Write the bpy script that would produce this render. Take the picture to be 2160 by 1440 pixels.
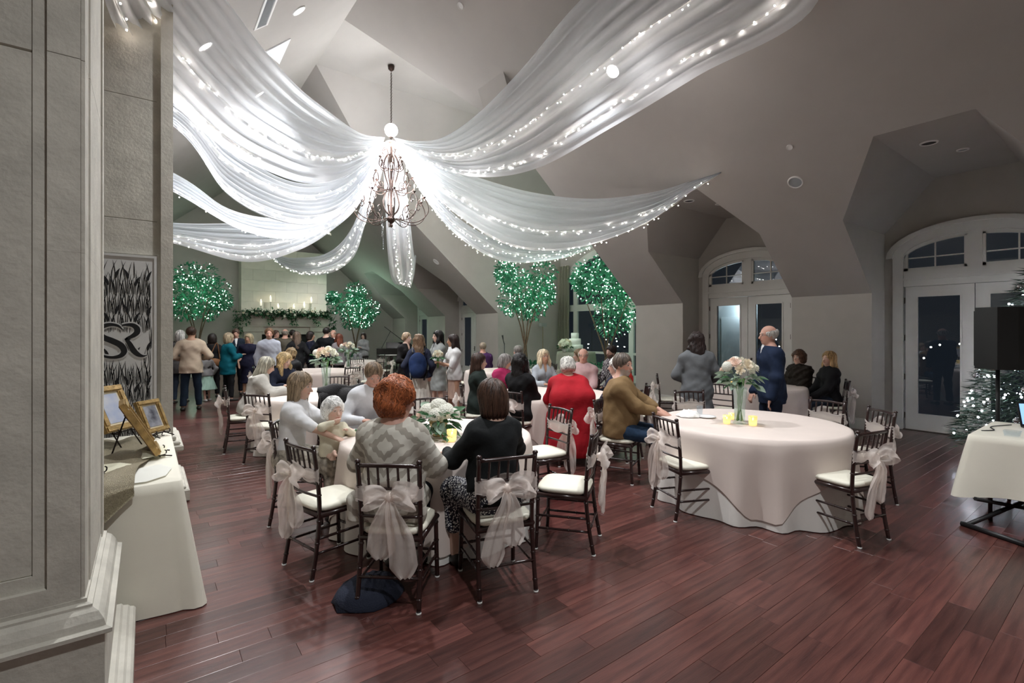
import bpy, bmesh, math, random
import numpy as np
from mathutils import Vector, Matrix
random.seed(7); np.random.seed(7)
for o in list(bpy.data.objects): bpy.data.objects.remove(o)
SC = bpy.context.scene; COL = SC.collection
PI = math.pi
# ---------------------------------------------------------------- camera
FOC, HOR, CAMZ = 1028.0, 700.0, 1.70          # focal length and horizon in photo pixels
cam = bpy.data.cameras.new('camera'); cam.sensor_width = 36; cam.lens = FOC/2160*36
cam.shift_y = -20/2160; cam.clip_start = .05; cam.clip_end = 200
co = bpy.data.objects.new('camera', cam); COL.objects.link(co)
co.location = (0, 0, CAMZ); co.rotation_euler = (PI/2, 0, -math.atan2(.6, .8)); SC.camera = co
# ---------------------------------------------------------------- world and exposure
w = bpy.data.worlds.new('night'); SC.world = w; w.use_nodes = True
w.node_tree.nodes['Background'].inputs[0].default_value = (.010, .013, .018, 1)
w.node_tree.nodes['Background'].inputs[1].default_value = .35
SC.view_settings.view_transform = 'Standard'; SC.view_settings.look = 'None'
SC.view_settings.gamma = 1; SC.view_settings.use_curve_mapping = False
SC.view_settings.exposure = 1.38
def point_light(name, loc, power, col=(.97, .98, 1), r=.1):
    l = bpy.data.lights.new(name, 'POINT'); l.energy = power; l.color = col; l.shadow_soft_size = r
    o = bpy.data.objects.new(name, l); o.location = loc; COL.objects.link(o); return o
def spot_light(name, loc, target, power, angle=100, blend=.8, col=(.97, .98, 1), r=.09):
    l = bpy.data.lights.new(name, 'SPOT'); l.energy = power; l.color = col; l.shadow_soft_size = r
    l.spot_size = math.radians(angle); l.spot_blend = blend
    o = bpy.data.objects.new(name, l); o.location = loc; COL.objects.link(o)
    o.rotation_euler = (Vector(target)-Vector(loc)).to_track_quat('-Z', 'Y').to_euler(); return o
# ---------------------------------------------------------------- photo pixel -> place
FW = Vector((.6, .8, 0)); RT = Vector((.8, -.6, 0)); UP = Vector((0, 0, 1)); CP = Vector((0, 0, CAMZ))
def px(u, v, d): return CP + d*(FW + (u-1080)/FOC*RT + (HOR-v)/FOC*UP)
def gp(u, v, z=0.): return px(u, v, (CAMZ-z)*FOC/(v-HOR))
# ---------------------------------------------------------------- materials
MATS = {}
def mat(name, col=(.5, .5, .5), rough=.6, metal=0, var=0., scale=8., bump=0., bscale=60., stretch=None, emit=0., ecol=None,
        island=0., spec=.5, col2=None, sheen=0., coat=0., alpha=1., trans=0., transl=0., vcol=False, objrand=0.):
    if name in MATS: return MATS[name]
    m = bpy.data.materials.new(name); m.use_nodes = True; MATS[name] = m
    nt = m.node_tree; N = nt.nodes; L = nt.links; b = N['Principled BSDF']; out = N['Material Output']
    b.inputs['Base Color'].default_value = (*col, 1); b.inputs['Roughness'].default_value = rough
    b.inputs['Metallic'].default_value = metal; b.inputs['Specular IOR Level'].default_value = spec
    if sheen: b.inputs['Sheen Weight'].default_value = sheen
    if coat: b.inputs['Coat Weight'].default_value = coat; b.inputs['Coat Roughness'].default_value = .15
    if trans: b.inputs['Transmission Weight'].default_value = trans
    src = None
    if vcol:
        a = N.new('ShaderNodeVertexColor'); a.layer_name = 'Col'; src = a.outputs['Color']
    tc = None
    if var or bump:
        tc = N.new('ShaderNodeTexCoord'); mp = N.new('ShaderNodeMapping'); L.new(tc.outputs['Object'], mp.inputs[0])
        if stretch: mp.inputs['Scale'].default_value = stretch
    if var:
        n = N.new('ShaderNodeTexNoise'); n.inputs['Scale'].default_value = scale; n.inputs['Detail'].default_value = 5
        L.new(mp.outputs[0], n.inputs['Vector'])
        mx = N.new('ShaderNodeMix'); mx.data_type = 'RGBA'
        r = N.new('ShaderNodeMapRange'); r.inputs[1].default_value = .3; r.inputs[2].default_value = .7
        L.new(n.outputs['Fac'], r.inputs[0]); L.new(r.outputs[0], mx.inputs[0])
        c2 = col2 or tuple(c*(1-var) for c in col)
        mx.inputs[7].default_value = (*c2, 1)
        if src: 
            L.new(src, mx.inputs[6])
            ml = N.new('ShaderNodeMix'); ml.data_type = 'RGBA'; ml.blend_type = 'MULTIPLY'; ml.inputs[0].default_value = 1
            L.new(src, ml.inputs[6]); ml.inputs[7].default_value = (1-var, 1-var, 1-var, 1); L.new(ml.outputs[2], mx.inputs[7])
        else: mx.inputs[6].default_value = (*col, 1)
        src = mx.outputs[2]
    if island or objrand:
        hs = N.new('ShaderNodeHueSaturation')
        if island:
            g = N.new('ShaderNodeNewGeometry'); rnd = g.outputs['Random Per Island']; amt = island
        else:
            g = N.new('ShaderNodeObjectInfo'); rnd = g.outputs['Random']; amt = objrand
        r2 = N.new('ShaderNodeMapRange'); r2.inputs[3].default_value = 1-amt; r2.inputs[4].default_value = 1+amt
        L.new(rnd, r2.inputs[0]); L.new(r2.outputs[0], hs.inputs['Value'])
        if src: L.new(src, hs.inputs['Color'])
        else: hs.inputs['Color'].default_value = (*col, 1)
        src = hs.outputs[0]
    if src: L.new(src, b.inputs['Base Color'])
    if bump:
        n2 = N.new('ShaderNodeTexNoise'); n2.inputs['Scale'].default_value = bscale; n2.inputs['Detail'].default_value = 3
        L.new(mp.outputs[0], n2.inputs['Vector'])
        bp = N.new('ShaderNodeBump'); bp.inputs['Strength'].default_value = bump; bp.inputs['Distance'].default_value = .01
        L.new(n2.outputs['Fac'], bp.inputs['Height']); L.new(bp.outputs[0], b.inputs['Normal'])
    if emit:
        b.inputs['Emission Color'].default_value = (*(ecol or col), 1); b.inputs['Emission Strength'].default_value = emit
        m.cycles.emission_sampling = 'NONE'
    sh = b.outputs[0]
    if transl:
        t = N.new('ShaderNodeBsdfTranslucent'); t.inputs[0].default_value = (*col, 1)
        ms = N.new('ShaderNodeMixShader'); ms.inputs[0].default_value = transl
        L.new(sh, ms.inputs[1]); L.new(t.outputs[0], ms.inputs[2]); sh = ms.outputs[0]
    if alpha < 1:
        t = N.new('ShaderNodeBsdfTransparent'); ms = N.new('ShaderNodeMixShader'); ms.inputs[0].default_value = alpha
        L.new(t.outputs[0], ms.inputs[1]); L.new(sh, ms.inputs[2]); sh = ms.outputs[0]
    L.new(sh, out.inputs[0])
    return m
def glass(name, tint=(.9, .95, .95), ior=1.45, rough=.01, clear=1.):
    if name in MATS: return MATS[name]
    m = bpy.data.materials.new(name); m.use_nodes = True; MATS[name] = m
    nt = m.node_tree; N = nt.nodes; L = nt.links; N.remove(N['Principled BSDF'])
    t = N.new('ShaderNodeBsdfTransparent'); t.inputs[0].default_value = (*tint, 1)
    g = N.new('ShaderNodeBsdfGlossy'); g.inputs['Roughness'].default_value = rough; g.inputs[0].default_value = (.9, .95, 1, 1)
    s = N.new('ShaderNodeMixShader'); s.inputs[0].default_value = (ior-1)*.2; L.new(t.outputs[0], s.inputs[1]); L.new(g.outputs[0], s.inputs[2])
    L.new(s.outputs[0], N['Material Output'].inputs[0]); return m
# ---------------------------------------------------------------- mesh builder
class MB:
    def __init__(s): s.v = []; s.f = []; s.smooth = []
    def add(s, vs, fs, smooth=False):
        o = len(s.v); s.v += [tuple(p) for p in vs]; s.f += [tuple(i+o for i in f) for f in fs]; s.smooth += [smooth]*len(fs); return s
    def box(s, c, d, rz=0., M=None):
        x, y, z = d[0]/2, d[1]/2, d[2]/2; ca, sa = math.cos(rz), math.sin(rz); vs = []
        for i, j, k in [(-1,-1,-1),(1,-1,-1),(1,1,-1),(-1,1,-1),(-1,-1,1),(1,-1,1),(1,1,1),(-1,1,1)]:
            p = (i*x*ca-j*y*sa, i*x*sa+j*y*ca, k*z)
            if M: p = M @ Vector(p)
            vs.append((p[0]+c[0], p[1]+c[1], p[2]+c[2]))
        return s.add(vs, [(3,2,1,0),(4,5,6,7),(0,1,5,4),(1,2,6,5),(2,3,7,6),(3,0,4,7)])
    def bx(s, x0, x1, y0, y1, z0, z1): return s.box(((x0+x1)/2, (y0+y1)/2, (z0+z1)/2), (x1-x0, y1-y0, z1-z0))
    def chamfer(s, x0, x1, y0, y1, z0, z1, b=.01):
        # block with bevelled long edges (octagon-ish on z top/bottom): two inset rings
        vs = []
        for z, i in ((z0, b), (z0+b, 0), (z1-b, 0), (z1, b)):
            vs += [(x0+i, y0+i, z), (x1-i, y0+i, z), (x1-i, y1-i, z), (x0+i, y1-i, z)]
        fs = [(3,2,1,0), (12,13,14,15)]
        for r in range(3):
            for j in range(4): fs.append((r*4+j, r*4+(j+1)%4, r*4+4+(j+1)%4, r*4+4+j))
        return s.add(vs, fs)
    def tube(s, pts, rad, n=8, caps=True, smooth=True, flat=None):
        pts = [Vector(p) for p in pts]; k = len(pts)
        if not hasattr(rad, '__len__'): rad = [rad]*k
        vs = []; t0 = None; nrm = None
        for i, p in enumerate(pts):
            t = (pts[min(i+1, k-1)]-pts[max(i-1, 0)])
            t = t.normalized() if t.length > 1e-9 else Vector((0, 0, 1))
            if nrm is None:
                a = Vector((0, 0, 1)) if abs(t.z) < .9 else Vector((1, 0, 0)); nrm = t.cross(a).normalized()
            else:
                nrm = (nrm - t*nrm.dot(t)); nrm = nrm.normalized() if nrm.length > 1e-6 else t.orthogonal().normalized()
            bn = t.cross(nrm)
            for j in range(n):
                a = 2*PI*j/n; q = p + rad[i]*(math.cos(a)*nrm + math.sin(a)*bn*(flat or 1)); vs.append(q)
        fs = []
        for i in range(k-1):
            for j in range(n): fs.append((i*n+j, i*n+(j+1) % n, (i+1)*n+(j+1) % n, (i+1)*n+j))
        s.add(vs, fs, smooth)
        if caps:
            o = len(s.v)-len(vs); s.f += [tuple(o+j for j in reversed(range(n))), tuple(o+(k-1)*n+j for j in range(n))]; s.smooth += [False]*2
        return s
    def lathe(s, prof, c=(0, 0, 0), n=20, smooth=True, caps=True):
        vs = []; 
        for r, z in prof:
            for j in range(n): a = 2*PI*j/n; vs.append((c[0]+r*math.cos(a), c[1]+r*math.sin(a), c[2]+z))
        fs = []
        for i in range(len(prof)-1):
            for j in range(n): fs.append((i*n+j, i*n+(j+1) % n, (i+1)*n+(j+1) % n, (i+1)*n+j))
        if caps:
            if prof[0][0] > 1e-4: fs.append(tuple(reversed(range(n))))
            if prof[-1][0] > 1e-4: fs.append(tuple((len(prof)-1)*n+j for j in range(n)))
        return s.add(vs, fs, smooth)
    def ball(s, c, r, n=10, m=6, M=None, noise=0.):
        if not hasattr(r, '__len__'): r = (r, r, r)
        vs = [] ; fs = []
        for i in range(m+1):
            th = PI*i/m
            for j in range(n):
                a = 2*PI*j/n; q = 1+noise*random.uniform(-1, 1)
                p = Vector((r[0]*math.sin(th)*math.cos(a)*q, r[1]*math.sin(th)*math.sin(a)*q, r[2]*math.cos(th)*q))
                if M: p = M @ p
                vs.append((c[0]+p[0], c[1]+p[1], c[2]+p[2]))
        for i in range(m):
            for j in range(n): fs.append((i*n+j, (i+1)*n+j, (i+1)*n+(j+1) % n, i*n+(j+1) % n))
        return s.add(vs, fs, True)
    def grid(s, rows, closed=False, smooth=True):
        n = len(rows[0]); vs = [p for r in rows for p in r]; fs = []
        for i in range(len(rows)-1):
            for j in range(n if closed else n-1): fs.append((i*n+j, i*n+(j+1) % n, (i+1)*n+(j+1) % n, (i+1)*n+j))
        return s.add(vs, fs, smooth)
    def poly(s, pts): return s.add(pts, [tuple(range(len(pts)))])
    def prism(s, pts, off):
        n = len(pts); off = Vector(off); vs = [tuple(p) for p in pts]+[tuple(Vector(p)+off) for p in pts]
        fs = [tuple(reversed(range(n))), tuple(range(n, 2*n))]+[(i, (i+1) % n, n+(i+1) % n, n+i) for i in range(n)]
        return s.add(vs, fs)
    def mesh(s, name, m):
        me = bpy.data.meshes.new(name); me.from_pydata(s.v, [], s.f); me.polygons.foreach_set('use_smooth', s.smooth)
        if m: me.materials.append(m)
        me.update(); return me
    def build(s, name, m, parent=None, fix=False):
        me = s.mesh(name, m)
        if fix:
            b = bmesh.new(); b.from_mesh(me); bmesh.ops.remove_doubles(b, verts=b.verts, dist=1e-5); bmesh.ops.recalc_face_normals(b, faces=b.faces); b.to_mesh(me); b.free()
        return link(name, me, parent)
def link(name, me, parent=None):
    o = bpy.data.objects.new(name, me); COL.objects.link(o)
    if parent: o.parent = parent
    return o
def tag(o, label=None, cat=None, group=None, kind=None):
    if label: o['label'] = label
    if cat: o['category'] = cat
    if group: o['group'] = group
    if kind: o['kind'] = kind
    return o
def thing(name, loc=(0, 0, 0), rz=0., label=None, cat=None, group=None, kind=None):
    o = bpy.data.objects.new(name, None); COL.objects.link(o); o.location = loc; o.rotation_euler = (0, 0, rz); o.empty_display_size = .1
    return tag(o, label, cat, group, kind)
def copy_tree(o, parent=None):
    c = o.copy(); COL.objects.link(c); c.parent = parent
    for ch in o.children: copy_tree(ch, c)
    return c
def face(fx, fy): return math.atan2(-fx, fy)        # z rotation that turns +Y to (fx, fy)
def bez(p0, p1, p2, p3, n):
    p0, p1, p2, p3 = map(Vector, (p0, p1, p2, p3)); r = []
    for i in range(n+1):
        t = i/n; u = 1-t; r.append(u*u*u*p0+3*u*u*t*p1+3*u*t*t*p2+t*t*t*p3)
    return r
def catmull(P, n):
    P = [Vector(p) for p in P]; P = [2*P[0]-P[1]]+P+[2*P[-1]-P[-2]]; r = []
    for i in range(1, len(P)-2):
        for j in range(n):
            t = j/n; a, b, c, d = P[i-1], P[i], P[i+1], P[i+2]
            r.append(.5*((2*b)+(c-a)*t+(2*a-5*b+4*c-d)*t*t+(3*b-a-3*c+d)*t**3))
    r.append(P[-2]); return r
# ================================================================ THE ROOM
WALL = mat('wall_paint', (.45, .425, .385), .85, var=.06, scale=3, bump=.08, bscale=240)
CEIL = mat('ceiling_paint', (.40, .375, .35), .9, var=.05, scale=2, bump=.06, bscale=240)
TRIM = mat('trim_paint', (.66, .65, .61), .5, var=.05, scale=6)
STONE = mat('limestone', (.62, .595, .52), .75, var=.22, scale=7, bump=.35, bscale=38)
XW, XD, KN, SL, XR = 10.0, 10.65, 2.37, .85, 3.25
ZR = KN+SL*(XW-XR); XL = -3.5; Y0, Y1 = -3.0, 23.4; T0, T1 = 8.06, 14.16; V0, V1 = 10.07, 12.15; XT = 13.0
def zp1(x): return KN+SL*(XW-x)
def zp4(x): return ZR-SL*(XR-x)
def on_p1(u, v):
    a, b = (u-1080)/FOC, (HOR-v)/FOC; dx = .6+.8*a; t = (KN-CAMZ+SL*XW)/(b+SL*dx); return px(u, v, t)
def on_p4(u, v):
    a, b = (u-1080)/FOC, (HOR-v)/FOC; dx = .6+.8*a; t = (ZR-SL*XR-CAMZ)/(b-SL*dx); return px(u, v, t)
def struct(name, mb, m, parent=None):
    o = mb.build(name, m, parent)
    if not parent: tag(o, kind='structure')
    return o
DORM = [1.8, 5.5, 16.8, 20.75]
# ---- floor: planks along X, the nearest 300 are single pieces, the rest one mesh
FLO = mat('floor_wood', (.125, .046, .037), .3, var=.6, scale=2.2, bump=.12, bscale=14, stretch=(.9, 12, 1), island=.38, col2=(.05, .017, .016), coat=.22)
FLD = mat('floor_wood_piece', (.125, .046, .037), .3, var=.6, scale=2.2, bump=.12, bscale=14, stretch=(.9, 12, 1), objrand=.38, col2=(.05, .017, .016), coat=.22)
fb = MB(); fb.bx(XL, XT, Y0, Y1, -.12, -.022)
floor = struct('floor', fb, mat('subfloor', (.03, .014, .012), .9))
PW = .127; planks = []
y = Y0
while y < Y1:
    x = XL-random.uniform(0, 1.2)
    while x < XT:
        ln = random.choice([.45, .7, .95, 1.25, 1.6, 1.9])*random.uniform(.9, 1.1)
        x0, x1 = max(x, XL), min(x+ln, XT)
        if x1-x0 > .04 and not (x0 > XD+.3 and (y < T0-.2 or y > T1+.1)): planks.append((x0, x1, y, min(y+PW, Y1)))
        x += ln
    y += PW
def seen(p):
    cx, cy = (p[0]+p[1])/2, (p[2]+p[3])/2; d = .6*cx+.8*cy; l = .8*cx-.6*cy
    if d < 2.0 or abs(l/d) > 1.12: return 1e9
    return d
planks.sort(key=seen)
near, rest = planks[:300], planks[300:]
def plank_mb(mb, p, o=(0, 0)):
    g = .0005; mb.chamfer(p[0]+g-o[0], p[1]-g-o[0], p[2]+g-o[1], p[3]-g-o[1], -.02, 0, .0012); return mb
for p in near:
    o = plank_mb(MB(), p, ((p[0]+p[1])/2, (p[2]+p[3])/2)).build('plank', FLD, floor); o.location = ((p[0]+p[1])/2, (p[2]+p[3])/2, random.uniform(-.0006, 0))
mb = MB()
for p in rest: plank_mb(mb, p)
tag(mb.build('planks_beyond', FLO, floor), kind='stuff')
# ---- walls
mb = MB(); ed = [Y0]
for c in DORM[:2]: ed += [c-1.2, c+1.2]
ed += [T0]
segs = [(ed[i], ed[i+1]) for i in range(0, len(ed), 2)]
segs += [(T1, DORM[2]-1.2), (DORM[2]+1.2, DORM[3]-1.2), (DORM[3]+1.2, Y1)]
for a, b in segs: mb.poly([(XW, a, 0), (XW, b, 0), (XW, b, KN), (XW, a, KN)])
struct('wall_right', mb, WALL)
mb = MB()
for c in DORM:
    for s in (-1, 1):
        y = c+1.2*s; mb.poly([(XW, y, 0), (XD, y, 0), (XD, y, 3.45), (8.73, y, 3.45), (XW, y, KN)])
    # end wall of the dormer around the arched door opening
    hw = .98; n = 14
    arch = [(c+hw*math.cos(PI-PI*i/n*1.0), 2.98+.40*math.sin(PI*i/n)) for i in range(n+1)]
    mb.poly([(XD, c-1.2, 0), (XD, c-hw, 0), (XD, c-hw, 2.98), (XD, c-1.2, 3.45)]); mb.poly([(XD, c+hw, 0), (XD, c+1.2, 0), (XD, c+1.2, 3.45), (XD, c+hw, 2.98)])
    top = [(c-1.2, 3.45), (c-.5, 4.3), (c+.5, 4.3), (c+1.2, 3.45)]
    mb.poly([(XD, y_, z_) for y_, z_ in arch]+[(XD, y_, z_) for y_, z_ in reversed(top)])
struct('wall_dormer', mb, WALL)
mb = MB(); mb.poly([(XL, Y0, 0), (XL, Y1, 0), (XL, Y1, KN), (XL, Y0, KN)]); struct('wall_left', mb, WALL)
gab = lambda y: [(XL, y, 0), (XW, y, 0), (XW, y, KN), (XR, y, ZR), (XL, y, KN)]
struct('wall_far', MB().poly(gab(Y1)), WALL); struct('wall_back', MB().poly(gab(Y0)), WALL)
XV = 5.85; ZV = zp1(XV)
mb = MB()
for y in (T0, T1): mb.poly([(XW, y, 0), (XT, y, 0), (XT, y, ZV), (XV, y, ZV), (XW, y, KN)])
struct('wall_transept', mb, WALL)
# transept end wall with the wide arched window
cw = 11.1; hw = 2.75; n = 20
arch = [(cw+hw*math.cos(PI-PI*i/n), 3.35+1.25*math.sin(PI*i/n)) for i in range(n+1)]
mb = MB(); mb.poly([(XT, T0, 0), (XT, cw-hw, 0), (XT, cw-hw, 3.35), (XT, T0, ZV)]); mb.poly([(XT, cw+hw, 0), (XT, T1, 0), (XT, T1, ZV), (XT, cw+hw, 3.35)])
mb.poly([(XT, a, b) for a, b in arch]+[(XT, T1, ZV), (XT, V1, ZR), (XT, V0, ZR), (XT, T0, ZV)])
struct('wall_transept_end', mb, WALL)
# ---- ceiling
def notch(c): return [(XW, c-1.2, KN), (8.73, c-1.2, 3.45), (7.73, c-.5, 4.3), (7.73, c+.5, 4.3), (8.73, c+1.2, 3.45), (XW, c+1.2, KN)]
def P(x, y): return (x, y, zp1(x))
nr = [P(XR, Y0), P(XW, Y0)]+[p for c in DORM[:2] for p in [(a, b, zp1(a)) for a, b, _ in notch(c)]]+[P(XW, T0), P(XV, T0), P(XR, V0)]
fr = [P(XR, V1), P(XV, T1), P(XW, T1)]+[p for c in DORM[2:] for p in [(a, b, zp1(a)) for a, b, _ in notch(c)]]+[P(XW, Y1), P(XR, Y1)]
mb = MB(); mb.poly(nr); mb.poly(fr)
mb.poly([(XR, Y0, ZR), (XR, Y1, ZR), (XL, Y1, KN), (XL, Y0, KN)])
mb.poly([(XR, V0, ZR), (XV, T0, ZV), (XT, T0, ZV), (XT, V0, ZR)]); mb.poly([(XR, V1, ZR), (XT, V1, ZR), (XT, T1, ZV), (XV, T1, ZV)])
mb.poly([(XR, V0, ZR), (XT, V0, ZR), (XT, V1, ZR), (XR, V1, ZR)])
for c in DORM:
    for s in (-1, 1): mb.poly([(8.73, c+1.2*s, 3.45), (XD, c+1.2*s, 3.45), (XD, c+.5*s, 4.3), (7.73, c+.5*s, 4.3)])
    mb.poly([(7.73, c-.5, 4.3), (XD, c-.5, 4.3), (XD, c+.5, 4.3), (7.73, c+.5, 4.3)])
struct('ceiling', mb, CEIL)
# ---- baseboards
BH = .19
def baseb(name, runs):
    mb = MB()
    for (x0, y0, x1, y1, nx, ny) in runs:
        for h0, h1, t in ((0, BH-.03, .018), (BH-.03, BH, .011)):
            xs = sorted((x0, x1, x0+nx*t, x1+nx*t)); ys = sorted((y0, y1, y0+ny*t, y1+ny*t))
            mb.bx(xs[0], xs[-1], ys[0], ys[-1], h0, h1)
    return struct(name, mb, TRIM)
baseb('baseboard_right', [(XW, a, XW, b, -1, 0) for a, b in segs])
baseb('baseboard_dormer', [(XW, c+1.2*s, XD, c+1.2*s, 0, -s) for c in DORM for s in (-1, 1)]+[(XD, c+1.06*s, XD, c+1.2*s, -1, 0) for c in DORM for s in (-1, 1)])
baseb('baseboard_far', [(XL, Y1, 3.0, Y1, 0, -1), (6.6, Y1, XW, Y1, 0, -1)])
baseb('baseboard_transept', [(XW, T1, XT, T1, 0, -1), (XW, T0, XT, T0, 0, 1), (XT, T0, XT, cw-hw, -1, 0), (XT, cw+hw, XT, T1, -1, 0)])
# ---- french doors with arched transoms
GLS = glass('night_glass', (.82, .88, .9)); BRZ = mat('bronze_hardware', (.14, .12, .10), .4, .9)
DOORP = mat('door_paint', (.64, .63, .59), .45, var=.04, scale=5)
def arched_door(n, c):
    d = thing('door_%d' % n, (XD, c, 0), 0, kind='structure')
    def arcpts(w, h0, rise, m=16): return [(w*math.cos(PI-PI*i/m), h0+rise*math.sin(PI*i/m)) for i in range(m+1)]
    mb = MB()                                              # casing: jambs and arch
    for s in (-1, 1): mb.bx(-.05, .06, min(s*.92, s*1.07), max(s*.92, s*1.07), 0, 3.0)
    o_, i_ = arcpts(1.07, 3.0, .48), arcpts(.92, 3.0, .33)
    for k in range(16):
        q = [i_[k], i_[k+1], o_[k+1], o_[k]]; mb.prism([(-.05, a, b) for a, b in q], (.11, 0, 0))
    mb.build('casing', DOORP, d)
    mb = MB()                                              # cap moulding over the arch with returns
    o2 = arcpts(1.16, 3.0, .55); o1 = arcpts(1.07, 3.0, .48)
    for k in range(16):
        q = [o1[k], o1[k+1], o2[k+1], o2[k]]; mb.prism([(-.09, a, b) for a, b in q], (.09, 0, 0))
    mb.build('arch_moulding', DOORP, d)
    mb = MB(); mb.bx(-.03, .05, -.92, .92, 2.49, 2.76); mb.bx(-.05, .05, -.92, .92, 2.60, 2.64); mb.build('transom_rail', DOORP, d)
    mb = MB(); mb.bx(-.02, .05, -.09, .09, 2.76, 3.33); mb.build('mullion', DOORP, d)
    for s in (-1, 1):                                      # transom lights
        ys = [s*(.09+(.83)*i/10) for i in range(11)]
        top = [2.98+.34*math.sqrt(max(0, 1-(abs(a)/.93)**2)) for a in ys]
        fr = MB(); fr.bx(-.01, .04, min(s*.09, s*.13), max(s*.09, s*.13), 2.76, 3.3); fr.bx(-.01, .04, min(s*.86, s*.92), max(s*.86, s*.92), 2.76, 3.05); fr.bx(-.01, .04, min(s*.09, s*.92), max(s*.09, s*.92), 2.76, 2.81)
        for k in range(10): fr.prism([(-.01, ys[k], top[k]-.05), (-.01, ys[k+1], top[k+1]-.05), (-.01, ys[k+1], top[k+1]+.02), (-.01, ys[k], top[k]+.02)], (.05, 0, 0))
        t = fr.build('transom_frame', DOORP, d)
        MB().poly([(.015, ys[0], 2.79)]+[(.015, a, b-.02) for a, b in zip(ys, top)]+[(.015, ys[-1], 2.79)]).build('pane', GLS, t)
        m = MB(); m.bx(.0, .025, min(s*.485, s*.505), max(s*.485, s*.505), 2.8, 3.22); m.bx(.0, .025, min(s*.12, s*.88), max(s*.12, s*.88), 2.97, 2.99); m.build('muntin', DOORP, t)
        lf = MB(); y0, y1 = sorted((s*.005, s*.90))           # door leaf
        lf.bx(0, .045, y0, y0+.15, .01, 2.485); lf.bx(0, .045, y1-.15, y1, .01, 2.485); lf.bx(0, .045, y0+.15, y1-.15, .01, .27); lf.bx(0, .045, y0+.15, y1-.15, 2.33, 2.485)
        for a, b, e, f_ in ((y0+.15, y0+.175, .27, 2.33), (y1-.175, y1-.15, .27, 2.33), (y0+.175, y1-.175, .27, .295), (y0+.175, y1-.175, 2.305, 2.33)): lf.bx(-.012, .03, a, b, e, f_)
        lo = lf.build('door_leaf', DOORP, d)
        MB().poly([(.02, y0+.15, .27), (.02, y1-.15, .27), (.02, y1-.15, 2.33), (.02, y0+.15, 2.33)]).build('pane', GLS, lo)
        for hz in (.25, .92, 1.6, 2.25): MB().tube([(-.012, s*.905, hz-.05), (-.012, s*.905, hz+.05)], .011, 6).build('hinge', BRZ, lo)
        if s < 0:
            h = MB(); h.bx(-.012, 0, -.10, -.06, .93, 1.13); h.tube([(-.01, -.08, 1.03), (-.05, -.08, 1.03), (-.055, -.17, 1.03)], .009, 6); h.build('handle', BRZ, lo)
    MB().bx(-.06, .06, -.92, .92, 0, .012).build('threshold', BRZ, d)
    return d
for i, c in enumerate(DORM): arched_door(i+1, c)
# ---- wide arched window of the transept
WF = mat('window_paint', (.62, .63, .58), .45)
wn = thing('window_1', (XT, cw, 0), 0, kind='structure')
mb = MB()
oa = [((hw+.16)*math.cos(PI-PI*i/24), 3.35+(1.25+.2)*math.sin(PI*i/24)) for i in range(25)]; ia = [((hw-.06)*math.cos(PI-PI*i/24), 3.35+1.17*math.sin(PI*i/24)) for i in range(25)]
for k in range(24): mb.prism([(-.05, *ia[k]), (-.05, *ia[k+1]), (-.05, *oa[k+1]), (-.05, *oa[k])], (.1, 0, 0))
for s in (-1, 1): mb.bx(-.05, .05, min(s*(hw-.06), s*(hw+.16)), max(s*(hw-.06), s*(hw+.16)), .0, 3.36)
mb.build('casing', WF, wn)
for yy, wd in ((-2.2, .16), (-.45, .2), (2.2, .2)):
    ztop = 3.35+1.2*math.sqrt(1-(abs(yy)/hw)**2); MB().bx(-.04, .04, yy-wd/2, yy+wd/2, 0, ztop).build('mullion', WF, wn)
mb = MB(); mb.bx(-.045, .04, -hw, hw, 2.48, 2.72); mb.build('transom_rail', WF, wn)
mb = MB(); mb.bx(-.04, .04, -hw, hw, 0, .25); mb.bx(-.035, .02, -hw, hw, .92, 1.0); mb.build('bottom_rail', WF, wn)
pz = MB(); pz.poly([(.0, -hw, .25)]+[(0., a*.995, b) for a, b in ia]+[(0., hw, .25)]); pz.build('pane', GLS, wn)
# ---- tall curtain in the transept corner
CUR = mat('curtain_cloth', (.36, .345, .27), .85, var=.2, scale=5, stretch=(1, 1, .1))
rows = []
for k in range(13):
    z = .02+4.2*k/12; r = []
    for j in range(61):
        t = j/60; ph = t*2*PI*7; yy = 14.08-.62*t; r.append((12.80+.06*math.sin(ph)+.012*math.sin(3*ph+k), yy+.02*math.cos(ph*2), z))
    rows.append(r)
tag(MB().grid(rows).build('curtain', CUR), 'tall olive-grey pleated curtain hanging beside the arched window in the alcove', 'curtain')
# ---- ceiling fittings
EMW = mat('can_light_glow', (1, .97, .92), .5, emit=9); RIM = mat('can_light_trim', (.75, .74, .72), .5); DRK = mat('dark_fitting', (.02, .02, .02), .6)
GRL = mat('grille_grey', (.34, .36, .38), .6, bump=.4, bscale=900); NOM = Vector((0, 0, 1))
def fitting(name, loc, nrm, r, on, label, cat, inner, group=None):
    t = thing(name, loc, label=label, cat=cat, group=group); t.rotation_euler = Vector(nrm).to_track_quat('Z', 'Y').to_euler()
    MB().lathe([(r*.82, .004), (r*.86, .018), (r, .014), (r*1.04, 0)], n=24, caps=False).build('trim_ring', RIM, t)
    MB().lathe([(0, .006), (r*.83, .006)], n=24, caps=False).build('lens' if on else 'core', inner, t)
    return t
N1 = Vector((-SL, 0, -1)).normalized(); N4 = Vector((SL, 0, -1)).normalized()
CANL = []
for u, v, pl, lb in ((630, 22, 4, 'glowing recessed can light beside the ceiling air vent'), (432, 97, 4, 'glowing recessed can light behind the drape edge lit by a light strand'),
                 (547, 198, 4, 'glowing recessed can light below the small white triangle'), (1293, 150, 1, 'large glowing recessed can light seen through the wide sheer drape')):
    p = (on_p1 if pl == 1 else on_p4)(u, v); fitting('can_light', p, N1 if pl == 1 else N4, .125, True, lb, 'ceiling light', EMW); CANL.append(p)
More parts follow.
